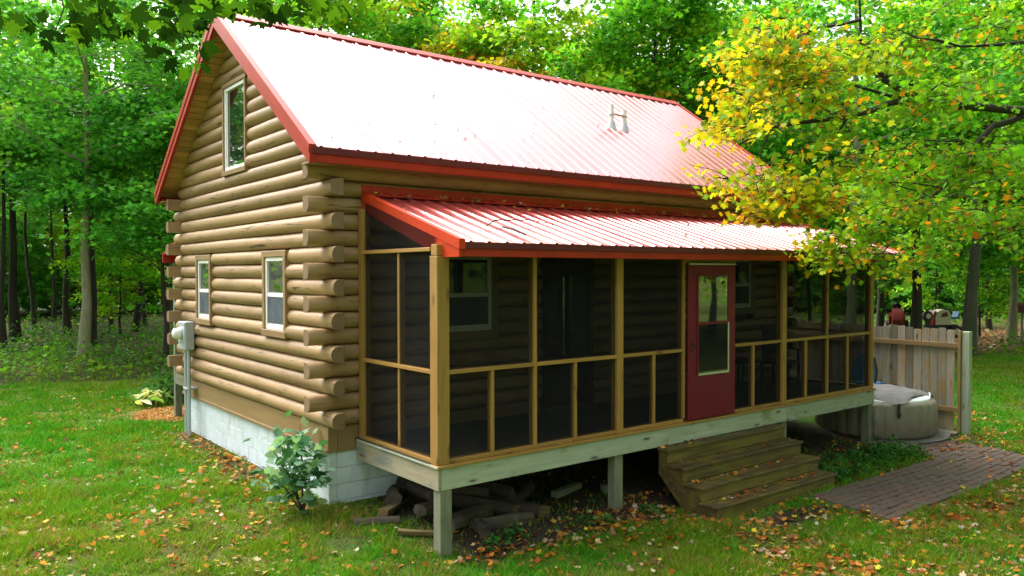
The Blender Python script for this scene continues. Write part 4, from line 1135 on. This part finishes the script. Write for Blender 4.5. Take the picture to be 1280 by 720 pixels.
tree('tallA', 1144, 30.5, 'dark tree rising between the red tractor and the white machine', rz=3.7, tint=(1.2, 1.15, 1), group=RW)
tree('tallC', 1211, 27.5, 'thick dark tree right behind the fence end post', rz=4.4, group=RW)
tree('slim', 1238, 38, 'slim dark tree deep in the right wood', rz=.3, tint=(1.3, 1.2, 1), group=RW)
tree('pale', 1264, 31, 'pale-trunked tree standing in bright ground cover at the right edge', rz=.3, group=RW)
tree('tallB', 1300, 36, 'dark tree of the right wood cut by the photo edge', rz=1.1, tint=(1.3, 1.2, 1), group=RW)
tree('young', 1062, 31, 'leafy young maple behind the porch end, left of the tractor', 'understory_tree', 1.1, 1.0, (1.1, 1.05, 1), RW)
tree('young', 1170, 41, 'bright young maple behind the fence, above the white machine', 'understory_tree', 2.1, .95, (1.0, 1.0, 1), RW)
tree('bushy', 1010, 27, 'green understory tree behind the main roof corner', 'understory_tree', .5, 1.05, (1.4, 1.25, 1), RW)
tree('young', 1225, 34, 'small leafy maple right of the fence end post', 'understory_tree', 4.1, .9, (1.0, 1.0, 1), RW)
tree('bushy', 1290, 30, 'leafy understory tree at the right edge of the photo', 'understory_tree', 5.1, 1.0, (1.3, 1.2, 1), RW)
# unseen trees round the rest of the clearing; camera-side rows added to darken the front
ORD = 'first second third fourth fifth sixth seventh eighth ninth tenth eleventh twelfth thirteenth fourteenth fifteenth sixteenth seventeenth eighteenth nineteenth twentieth penultimate last spare extra additional final'.split()
for i, (x, y, kd) in enumerate(((-8, 27, 'tallA'), (-11, 23, 'tallB'), (-13, 28, 'tallA'), (-6, 31, 'tallC'), (-22, 10, 'tallA'), (-1, -17, 'tallB'), (5, -15.5, 'tallA'), (10.5, -14.5, 'tallC'), (15.5, -12.5, 'tallA'), (-13, -21, 'tallA'), (-6, -23, 'tallB'), (1, -22, 'tallC'), (7, -20, 'tallA'), (13, -18, 'tallB'), (18, -15, 'tallA'), (-3, -27, 'tallA'), (22, -9, 'tallC'), (-24, 17, 'tallB'), (-16, 22, 'tallC'), (-26, 2, 'tallA'), (24, -14, 'tallA'), (30, -8, 'tallC'), (28, -20, 'tallB'), (19, -21, 'tallA'), (12, -27, 'tallC'), (33, -15, 'tallB'))):
    o = thing('woodland_tree', ORD[i] + ' unseen tree of the clearing edge beside and behind the camera', 'tree', (x, y, float(gz(x, y))), 'trees round the clearing'); o.rotation_euler = (0, 0, i * 1.1)
    tm, cm = protos[kd]
    a = link('trunk', tm, None); a.parent = o
    b = link('crown', cm, None); b.parent = o; b.color = (1.1, 1.05, 1, 1)

# the far wood, one leafy mass closing the view all round
n = 125000; th = rng.random(n) * 2 * pi; th = np.where(rng.random(n) < .65, math.atan2(FH[1], FH[0]) + rng.uniform(-.75, .75, n), th)
R = rng.uniform(48, 64, n); zz = 15.5 * rng.random(n) ** .85
cx_, cy_ = 2 + R * np.cos(th), 0 + R * np.sin(th)
zz = zz * (.55 + .75 * vn(th * 12, R * .1, 1.0)); cl_ = vn(th * 40, zz * .45 + R * .3, 1.0)
low = rng.random(n) < .42; zz = np.where(low, 7.0 * rng.random(n), zz); keep = (cl_ > .28) | low
C = np.stack([cx_, cy_, zz + .3], 1)[keep]
cc_ = np.where((vn(th * 18 + 5, zz * .2, 1.0) > .55)[keep][:, None], np.array([.22, .40, .03]), np.array([.08, .26, .03]))
fw_ = link('far_woods', leaf_mesh('far_woods', C, rng.uniform(.4, .75, len(C)), jitter_col(cc_, len(C), .25), LITE, .7, mat='leaf'))
tag(fw_, 'distant mass of green woodland behind the trees', 'woods', kind='stuff')

# undergrowth along the edge of the wood
n = 52000
d_ = np.exp(rng.uniform(math.log(17), math.log(46), n)); u_ = rng.uniform(-.80, .80, n)
px_, py_ = CAM[0] + FH[0] * d_ + RH[0] * u_ * d_, CAM[1] + FH[1] * d_ + RH[1] * u_ * d_
dens = fbm(px_, py_, .9)
ey = py_ - edge_y(px_)
k_ = (ey > -.3 + .8 * vn(px_, py_, .7)) & (dens > .45) & (track(px_, py_) < .3) & (np.hypot(px_ - 30.8, py_ - 8) > 3.2)
px_, py_, dens, ey = px_[k_], py_[k_], dens[k_], ey[k_]
hh = (dens - .40) * 2.3 * rng.random(len(px_)) ** .6 * sst(-.5, 1.5, ey)
C = np.stack([px_, py_, gz(px_, py_) + .05 + hh], 1)
tone = vn(px_ + 7, py_, .35)[:, None]; near_edge = sst(2.2, .0, ey)[:, None]
uc = np.array([.045, .17, .022]) * (1 - tone) + np.array([.11, .29, .025]) * tone
uc = uc * (1 - .55 * near_edge) + np.array([.22, .26, .02]) * .55 * near_edge
ug = link('undergrowth', leaf_mesh('undergrowth', C, rng.uniform(.07, .17, len(C)), jitter_col(uc, len(C), .3), LITE, .6))
tag(ug, 'low leafy undergrowth along the edge of the wood', 'undergrowth', kind='stuff')

# ------------------------------------------------------------------ big yellow-green maple reaching in from the right
mp_ = thing('maple_tree', 'maple with yellow and green leaves reaching in from the right over the porch', 'tree', (12.3, -6.4, -.3))
g = np.random.default_rng(21); V, F = [], []; tips = []
tube(V, F, [(12.3, -6.4, -.6), (12.25, -6.35, 1.5), (12.2, -6.3, 3.2), (12.1, -6.2, 5.0), (12.0, -6.1, 7.0), (12.0, -6.0, 9.5)], [.30, .22, .20, .17, .13, .05], 12)
def limb(pts, r0, sub=8, l2=(.9, 1.9), depth=0):
    pts = [np.array(q, float) for q in pts]; k = len(pts); rr = [max(r0 * (1 - .85 * i / (k - 1)), .006) for i in range(k)]
    fine = []; fr = []
    for i in range(k - 1):
        for q in (0, .33, .66): fine.append(pts[i] * (1 - q) + pts[i + 1] * q + (g.normal(0, .03, 3) if q else 0)); fr.append(rr[i] * (1 - q) + rr[i + 1] * q)
    fine.append(pts[-1]); fr.append(rr[-1]); tube(V, F, fine, fr, 7 if depth == 0 else 5, False)
    tot = len(fine)
    for s in range(sub):
        i = int(g.uniform(.25, 1.0) * (tot - 1)); i = min(i, tot - 2); b0 = fine[i]; d = fine[i + 1] - fine[i]; d /= np.linalg.norm(d)
        az = math.atan2(d[1], d[0]) + g.choice([-1, 1]) * g.uniform(.35, 1.15); ln = g.uniform(*l2)
        e = b0 + np.array([cos(az), sin(az), g.uniform(-.30, .32)]) * ln
        mid = (b0 + e) / 2 + g.normal(0, .05, 3) + np.array([0, 0, .06 * ln])
        e[2] -= .10 * ln
        if depth < 1: limb([b0, mid, e], fr[i] * .5, 6, (.35, .8), depth + 1)
        else:
            tube(V, F, [b0, mid, e], [.008, .006, .003], 4, False)
            for q in np.linspace(.25, 1, 6): tips.append(b0 * (1 - q) ** 2 + 2 * q * (1 - q) * mid + q * q * e)
    if depth: tips.extend(fine[tot // 2:])
def cpt(fd, px, py):                     # a point at forward distance fd from the camera, to aim a limb at
    q = CAM + fd * (fwd + rt * (px - 640) / FPX - up * (py - 360) / FPX); return tuple(float(v) for v in q)
T0 = (12.1, -6.2, 4.6)
limb([T0, cpt(13.0, 1290, 140), cpt(12.2, 1200, 133), cpt(11.8, 1140, 124), cpt(11.2, 1060, 146), cpt(10.6, 955, 160), cpt(10.5, 925, 180)], .085, 13, (.6, 1.3))
limb([cpt(11.8, 1140, 124), cpt(11.8, 1105, 100), cpt(11.6, 1082, 68), cpt(11.5, 1075, 20), cpt(11.3, 1072, -40)], .055, 12)
limb([cpt(13.0, 1290, 138), cpt(12.3, 1225, 175), cpt(11.9, 1185, 225), cpt(11.6, 1160, 262), cpt(11.3, 1150, 305)], .055, 13)
limb([cpt(11.2, 1060, 146), cpt(11.0, 1032, 205), cpt(10.8, 1005, 250), cpt(10.7, 990, 285)], .020, 9, (.35, .8))
limb([cpt(11.5, 1075, 25), cpt(11.3, 1000, 45), cpt(11.1, 970, 72), cpt(11.0, 945, 98)], .026, 10, (.5, 1.0))
limb([cpt(11.8, 1140, 124), cpt(11.5, 1040, 98), cpt(11.1, 975, 112), cpt(10.8, 945, 140)], .026, 9, (.5, 1.0))
limb([cpt(10.6, 960, 160), cpt(10.6, 950, 195), cpt(10.5, 945, 230), cpt(10.5, 965, 270)], .014, 7, (.3, .65))
limb([cpt(11.6, 1160, 262), cpt(11.4, 1120, 300), cpt(11.3, 1085, 335)], .020, 10, (.5, 1.1))
limb([(12.0, -6.1, 6.2), cpt(13.0, 1300, 50), cpt(12.4, 1200, 58), cpt(12.0, 1120, 35)], .045, 14)
limb([(12.0, -6.1, 6.8), cpt(13.4, 1300, -30), cpt(13.0, 1190, -25), cpt(12.6, 1080, -40)], .045, 12)
limb([T0, cpt(13.4, 1310, 280), cpt(12.8, 1245, 275), cpt(12.4, 1205, 320)], .034, 14)
limb([T0, cpt(13.8, 1310, 200), cpt(13.4, 1240, 215), cpt(13.0, 1120, 240)], .034, 17)
link('trunk', mesh_from('trunk', V, F, 'bark_dark', True, 60), mp_, (0, 0, 0))
tips = np.array(tips); nl_ = 15000
C = tips[g.integers(0, len(tips), nl_)] + g.normal(0, .12, (nl_, 3)) * np.array([1, 1, .7]) - np.array([0, 0, .03])
fx_ = np.clip((6.6 - C[:, 0]) / 3.0 + g.normal(0, .18, nl_) + (vn(C[:, 0], C[:, 2], 1.1) - .5) * 1.0, 0, 1)[:, None]
lowg = np.clip((5.2 - C[:, 2]) / 2.5, 0, 1)[:, None] * .25
lime, gold, org = np.array([.15, .38, .016]), np.array([.50, .46, .016]), np.array([.60, .30, .02])
u = fx_ * .62
cm_ = np.where(u < .5, lime + (gold - lime) * (u * 2), gold + (org - gold) * np.clip((u - .5) * 1.3, 0, 1))
rnd = g.random((nl_, 1)); cm_ = np.where(rnd < .10, org, cm_); cm_ = np.where(rnd > .80, np.array([.13, .30, .015]), cm_)
link('crown', leaf_mesh('crown', C, g.uniform(.075, .135, nl_), jitter_col(cm_, nl_, .2, g), MAPLE, .85, g=g, curl=.35), mp_, (0, 0, 0))

# ------------------------------------------------------------------ branch of a near tree hanging in at the top left
nt_ = thing('overhanging_tree', 'near tree whose dark backlit maple leaves hang in at the top left', 'tree', (-7.8, -5.2, -.2))
V, F = [], []; g = np.random.default_rng(5)
def cpt(fd, px, py):                     # a point at forward distance fd seen near a picture position (to aim the branch)
    q = CAM + fd * (fwd + rt * (px - 640) / FPX - up * (py - 360) / FPX); return tuple(float(v) for v in q)
tube(V, F, [(-7.8, -5.2, -.5), (-7.75, -5.25, 1.5), (-7.7, -5.3, 3.2), (-7.5, -5.4, 4.8), (-7.4, -5.4, 6.5)], [.26, .19, .17, .15, .10], 12)
b1 = [(-7.55, -5.35, 4.3), cpt(4.4, -60, -120), cpt(4.2, 130, -60), cpt(4.0, 290, -42), cpt(3.9, 450, -60)]
b2 = [(-7.5, -5.4, 4.7), cpt(5.0, -80, -100), cpt(4.8, 60, -40), cpt(4.7, 200, -20), cpt(4.7, 240, 60)]
tube(V, F, b1, [.05, .035, .022, .014, .006], 7); tube(V, F, b2, [.04, .028, .02, .010, .004], 7)
tw = [([cpt(4.0, 225, -45), cpt(4.0, 231, 20), cpt(4.0, 227, 62)], .0045), ([cpt(4.1, 60, -60), cpt(4.1, 80, 10), cpt(4.1, 65, 50)], .005), ([cpt(3.9, 330, -45), cpt(3.9, 322, -10), cpt(3.9, 325, 25)], .004)]
for q, r in tw: tube(V, F, q, [r, r * .8, r * .5], 5)
link('trunk', mesh_from('trunk', V, F, 'bark_dark', True, 60), nt_, (0, 0, 0))
lv = []
for i, cbase in enumerate(((.010, .035, .004), (.016, .055, .005), (.075, .20, .010))):  # the near-black tones paint backlit silhouettes into the leaf colour
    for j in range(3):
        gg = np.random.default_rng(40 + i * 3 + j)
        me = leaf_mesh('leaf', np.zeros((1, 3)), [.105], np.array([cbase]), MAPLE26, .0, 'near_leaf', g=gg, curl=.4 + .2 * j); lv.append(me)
spots = []
for k in range(280):
    px = g.uniform(-40, 490) if k % 3 == 0 else g.uniform(90, 440); top = np.interp(px, [-40, 60, 150, 225, 270, 400, 480], [40, 52, 46, 44, 22, 26, 4])
    spots.append((g.uniform(3.5, 4.9), px, top - abs(g.normal(0, 34))))
for (px, py) in ((232, 58), (252, 70), (243, 84), (218, 50), (205, 62), (228, 92), (262, 60), (190, 66), (178, 40), (60, 55), (40, 36), (88, 38), (325, 28), (318, 8), (205, 30), (240, 36), (258, 84), (212, 80)):
    spots.append((g.uniform(3.8, 4.2), px, py))
for k, (fd, px, py) in enumerate(spots):
    o = link('leaf', lv[int(g.integers(0, 9))], nt_, cpt(fd, px, py))
    o.rotation_euler = (g.normal(0, .9), g.normal(0, .9), g.uniform(0, 6.28)); s = g.uniform(.7, 1.15); o.scale = (s, s, s); o.color = (1, 1, 1, 1)

# ------------------------------------------------------------------ sapling at the cabin corner
sp = thing('corner_sapling', 'leafy green sapling growing against the white foundation corner', 'sapling', (-.35, -.05, 0))
V, F = [], []; g = np.random.default_rng(9); lt = []
for (dx, dy, h) in ((-.30, .15, .72), (-.05, -.10, .80), (.20, .05, .62), (-.45, -.05, .50), (.12, .35, .95), (-.15, .45, .85), (.05, -.25, .45)):
    pts = [(-.35, -.02, -.05), (-.35 + dx * .5, -.02 + dy * .5, h * .6), (-.35 + dx, -.02 + dy, h)]
    tube(V, F, pts, [.012, .008, .004], 6)
    for q in np.linspace(.40, 1, 9): lt.append([np.interp(q, [0, .5, 1], [p_[i] for p_ in pts]) for i in range(3)])
link('stems', mesh_from('stems', V, F, 'twig', True), sp)

lms = [leaf_mesh('leaf', np.zeros((1, 3)), [.15], np.array([c_]), LITE, 0, g=np.random.default_rng(60 + i), curl=.5) for i, c_ in enumerate(((.09, .24, .12), (.15, .32, .19), (.26, .42, .29), (.05, .16, .06)))]
for q in lt * 4:
    q = np.array(q) + g.normal(0, .10, 3)
    if q[0] > -.08: q[0] = -.08 - g.random() * .1
    o = link('leaf', lms[int(g.integers(0, 4))], sp, tuple(q)); o.rotation_euler = (g.normal(0, .5), g.normal(0, .5), g.uniform(0, 6.28)); s = g.uniform(.7, 1.2); o.scale = (s, s, s); o.color = (1, 1, 1, 1)

# ------------------------------------------------------------------ hosta bed past the far corner
hx, hy = .34, 8.75
hp = thing('hosta_plant', 'hosta with broad cream and green leaves on the far lawn', 'plant', (hx - .2, hy + .2, 0))
hl = [leaf_mesh('leaf', np.zeros((1, 3)), [.30], np.array([c_]), OVAL, 0, g=np.random.default_rng(70 + i), curl=.5) for i, c_ in enumerate(((.72, .72, .46), (.16, .32, .06), (.50, .56, .22)))]
for k in range(46):
    th = g.uniform(0, 6.28); r = g.uniform(.05, .46)
    o = link('leaf', hl[int(g.choice([0, 1, 1, 2]))], hp, (hx - .2 + r * cos(th), hy + .2 + r * sin(th), .34 - .4 * r + g.uniform(-.05, .08)))
    o.rotation_euler = (g.normal(0, .5), g.normal(0, .5), g.uniform(0, 6.28)); s = g.uniform(.7, 1.1); o.scale = (s, s * 1.1, s); o.color = (1, 1, 1, 1)
tube_obj('crown_base', hp, [(0, 0, -.05), (0, 0, .2)], [.10, .05], 'twig', 8, (hx - .2, hy + .2, 0))
bp = thing('leafy_bush', 'dark green leafy bush right behind the cream hosta', 'bush', (hx + .75, hy + .5, 0))
n = 1800; q = g.normal(0, .34, (n, 3)) * np.array([1.3, 1, .6]); C = q + np.array([0, 0, .34]); C = C[C[:, 2] > .03]
link('foliage', leaf_mesh('foliage', C, g.uniform(.08, .15, len(C)), jitter_col((.03, .11, .02), len(C), .3, g), OVAL, .6, g=g), bp, (hx + .75, hy + .5, 0))
tube_obj('stems', bp, [(0, 0, -.05), (0, 0, .35)], [.03, .015], 'twig', 6, (hx + .75, hy + .5, 0))
# mulch
n = 5200; a_ = g.random(n) * 6.28; r_ = np.sqrt(g.random(n)); mx_, my_ =   .18 + .70 * r_ * np.cos(a_), 7.6 + .80 * r_ * np.sin(a_)
C = np.stack([mx_, my_, gz(mx_, my_) + .02 + .05 * g.random(n) * (1 - r_)], 1)
ml = link('mulch_bed', leaf_mesh('mulch_bed', C, g.uniform(.05, .11, n), jitter_col((.46, .27, .10), n, .25, g), QUAD * np.array([.6, 1]), .45, mat='litter', g=g))
tag(ml, 'patch of orange bark mulch by the far foundation corner', 'mulch', kind='stuff')

# ------------------------------------------------------------------ grass, leaf litter, ground cover
n = 760000
dd = np.exp(rng.uniform(math.log(6.3), math.log(29), n)); uu = rng.uniform(-.80, .80, n)
bx0, by0 = CAM[0] + FH[0] * dd + RH[0] * uu * dd, CAM[1] + FH[1] * dd + RH[1] * uu * dd
def blocked(x, y):
    b_ = (x > -.02) & (x < L) & (y > -.02) & (y < W)
    b_ |= (x > 5.55) & (x < 10.7) & (y > -4.2) & (y < -3.04)
    b_ |= (x > 9.25) & (x < 10.7) & (y > -3.1) & (y < -2.45)
    b_ |= (x > 3.7) & (x < 6.5) & (y > -2.97) & (y < 0)
    b_ |= (x > 9.2) & (x < 11.6) & (y > -2.5) & (y < .1)
    return b_
dm = dirt(bx0, by0); wm = woods(bx0, by0); tkm = track(bx0, by0)
mul = sst(1.0, .8, np.hypot((bx0 - .12) / .85, (by0 - 7.75) / 1.0))
patch = sst(.30, .55, fbm(bx0 + 50, by0, 1.6))
keep = (~blocked(bx0, by0)) & (rng.random(n) < (1 - dm * .96) * (1 - wm * .85) * (1 - tkm * .9) * (1 - mul) * (.45 + .55 * patch))
x, y, dd = bx0[keep], by0[keep], dd[keep]; n = len(x)
tall = .45 + 1.3 * sst(.3, .75, fbm(x, y, 2.6))
hgt = rng.uniform(.035, .085, n) * tall; wid = np.clip(.0014 * dd, .009, .026) * rng.uniform(.7, 1.3, n)
az = rng.uniform(0, 2 * pi, n); ln_ = rng.uniform(.2, 1.3, n) * hgt; a2 = rng.uniform(0, 2 * pi, n); zb_ = gz(x, y) - .004
P = np.empty((n, 3, 3)); P[:, 0] = np.stack([x - np.cos(az) * wid / 2, y - np.sin(az) * wid / 2, zb_], 1); P[:, 1] = np.stack([x + np.cos(az) * wid / 2, y + np.sin(az) * wid / 2, zb_], 1)
P[:, 2] = np.stack([x + np.cos(a2) * ln_, y + np.sin(a2) * ln_, zb_ + hgt], 1)
lush = sst(.35, .65, fbm(x, y, .45)); leftside = sst(1.0, -2.5, x) * sst(2.0, 6.0, y)
lush = np.clip(np.maximum(lush * .75, leftside * .9) + rng.normal(0, .12, n) + 1.1 * (vn(x, y, 5.5) - .5) + .5 * (vn(x + 5, y, 14) - .5), 0, 1)[:, None]
gc = np.array([.055, .255, .012]) * lush + np.array([.150, .265, .016]) * (1 - lush)
dry = (rng.random((n, 1)) < .03 + .30 * sst(.50, .72, fbm(x + 70, y + 9, 1.4))[:, None] * sst(9, 3, np.abs(y + 1))[:, None]); gc = np.where(dry, np.array([.27, .19, .07]), gc)
gr = link('grass', raw_mesh('grass', P.reshape(-1, 3), n, 3, np.repeat(jitter_col(gc, n, .22), 3, 0), 'grass'))
tag(gr, 'short green lawn grass round the cabin', 'grass', kind='stuff')

# fallen leaves: thick before the porch, thin on the left lawn
LC = np.array([(.42, .15, .022), (.46, .22, .035), (.40, .30, .16), (.30, .07, .02), (.46, .38, .27), (.17, .09, .04), (.46, .36, .04)])
def litter(x, y, z, g, pal_w, s=(.05, .10)):
    n = len(x); c_ = LC[g.choice(len(LC), n, p=np.array(pal_w) / sum(pal_w))]
    return np.stack([x, y, z], 1), g.uniform(*s, n), jitter_col(c_, n, .2, g)
g = np.random.default_rng(33); parts = []
n = 95000; x = g.uniform(-9, 14, n); y = g.uniform(-8, 12, n)
clump = fbm(x + 20, y, .8)
pr = .05 + .75 * sst(.5, 3, x) * sst(.2, -2.0, y) * sst(.33, .62, clump) + .34 * sst(5, 1, np.hypot(x + 2.0, y + 1.0)) * sst(.38, .62, clump) + .30 * boxm(x, y, -.6, .1, .5, 5.8, .2)
k_ = (g.random(n) < pr * (1 - .85 * boxm(x, y, .4, 9.4, -1.75, 0, .2))) & ~((x > -.02) & (x < L) & (y > -.02)) & ~((x > 3.72) & (x < 6.48) & (y > -2.96) & (y < -1.9)) & ~((x > 9.2) & (x < 11.6) & (y > -2.5))
x, y = x[k_], y[k_]; onp = ((x > 5.55) & (x < 10.7) & (y > -4.2) & (y < -3.04)); kk = ~onp | (g.random(len(x)) < .22); x, y = x[kk], y[kk]; onp = onp[kk]
z = gz(x, y) + np.where(onp, .034, np.where(dirt(x, y) > .5, .012, g.uniform(.012, .055, len(x))))
parts.append(litter(x, y, z, g, (8, 5, 3, 4, 2, 7, 2), (.032, .085)))
for (cx, cy, sx, sy, n) in ((3.25, -2.75, .32, .16, 190), (3.0, -2.35, .5, .15, 120), (2.3, -2.3, .6, .16, 110), (6.9, -3.4, .5, .3, 0), (5.6, -4.5, .9, .35, 260), (4.2, -4.2, 1.0, .4, 260), (7.6, -4.75, 1.1, .35, 220), (.9, -2.15, .3, .12, 60), (-.25, 3.2, .16, 1.5, 150)):
    x, y = g.normal(cx, sx, n), g.normal(cy, sy, n); k_ = ~((x > 3.72) & (x < 6.5) & (y > -2.97)) & ~((x > 5.5) & (y > -4.2) & (y < -3.0)) & ~((x > -.03) & (y > -.02)); x, y = x[k_], y[k_]
    parts.append(litter(x, y, gz(x, y) + g.uniform(.012, .05, len(x)), g, (9, 5, 3, 5, 2, 6, 1), (.04, .09)))
n = 26000; x = g.uniform(-9, 13, n); y = g.uniform(-8, 9, n)
k_ = (g.random(n) < .15 + .85 * sst(.42, .68, fbm(x + 44, y + 3, 1.1))) & ~((x > -.02) & (x < L) & (y > -1.6)) & ~((x > 3.72) & (y > -4.2) & (x < 10.7))
parts.append(litter(x[k_], y[k_], gz(x[k_], y[k_]) + g.uniform(.004, .045, k_.sum()), g, (2, 2, 5, 1, 2, 7, 0), (.018, .04)))
n = 1500; ii = g.integers(0, 4, n); x = g.uniform(sx0 + .05, sx1 - .05, n); back = np.array([-D, *ty[:3]])[ii]; fr_ = np.array(ty)[ii]
q = np.abs(g.normal(0, .28, n)); y = back - .03 - q * (back - fr_); k_ = (y > fr_) & (g.random(n) < np.array([.05, .09, .14, .18])[ii])
parts.append(litter(x[k_], y[k_], np.array(tz)[ii][k_] + .008 + .012 * g.random(k_.sum()), g, (4, 3, 1, 5, 1, 6, 1), (.035, .07)))
n = 70; x = g.uniform(PX0 + .3, PX1 - .2, n); parts.append(litter(x, np.full(n, -D + .02) + g.normal(0, .01, n), np.full(n, ZD + .012), g, (4, 4, 3, 1, 2, 2, 3), (.03, .06)))
n = 170; x = g.uniform(RX0 + .1, RX1 - .1, n); y = -.16 - np.abs(g.normal(0, .10, n)); parts.append(litter(x, y, ROOFZ(y) + .03, g, (4, 4, 3, 2, 2, 4, 3), (.035, .07)))
n = 70; x = g.uniform(RX0 + .1, RX1 - .1, n); y = g.uniform(-2.1, -.2, n); parts.append(litter(x, y, ROOFZ(y) + .014, g, (3, 3, 2, 2, 1, 5, 3), (.03, .06)))
n = 150; x = g.uniform(XR0 + .2, XR1 - .2, n); y = g.uniform(-.3, 2.9, n); parts.append(litter(x, y, ZE + SL * (y + EO) + .014, g, (1, 1, 1, 1, 0, 9, 1), (.012, .035)))
C = np.concatenate([q[0] for q in parts]); s_ = np.concatenate([q[1] for q in parts]); cl_ = np.concatenate([q[2] for q in parts])
fl = link('fallen_leaves', leaf_mesh('fallen_leaves', C, s_ * 1.15, cl_, MAPLE, .38, 'litter', -.35, g=g))
tag(fl, 'scattered orange and tan fallen leaves on lawn, steps and roofs', 'leaves', kind='stuff')
# distant litter on the track
n = 3500; x = g.uniform(20, 42, n); y = g.uniform(1, 9, n); k_ = g.random(n) < track(x, y) * .9
C, s_, cl_ = litter(x[k_], y[k_], gz(x[k_], y[k_]) + .02, g, (4, 4, 6, 2, 5, 5, 1), (.10, .2))
tag(link('track_leaves', leaf_mesh('track_leaves', C, s_, cl_, LITE, .3, 'litter', -.2, g=g)), 'brown leaf litter covering the bare track in the right wood', 'leaves', kind='stuff')
# ferny plants right of the steps and a few weeds at the porch edge
n = 2600; x = g.uniform(6.5, 9.3, n); y = -2.55 + g.normal(0, .27, n); dn = fbm(x, y, 2.0); k_ = (dn > .45) & (y < -2.0) & (y > -3.02)
x, y, dn = x[k_], y[k_], dn[k_]; z = gz(x, y) + .02 + (dn - .4) * .55 * g.random(len(x))
x2 = np.concatenate([x] + [cx + g.normal(0, .10, 45) for cx in (1.35, 2.25, 2.6, 1.0, 3.3)]); y2 = np.concatenate([y] + [cy + g.normal(0, .07, 45) for cy in (-1.95, -2.0, -2.15, -2.02, -2.2)])
z2 = np.concatenate([z, gz(x2[len(x):], y2[len(x):]) + .02 + .10 * g.random(225)])
C = np.stack([x2, y2, z2], 1)
gc_ = link('ground_cover', leaf_mesh('ground_cover', C, g.uniform(.05, .10, len(C)), jitter_col((.05, .16, .03), len(C), .35, g), OVAL, .6, g=g))
tag(gc_, 'low green weeds at the foot of the porch and steps', 'weeds', kind='stuff')
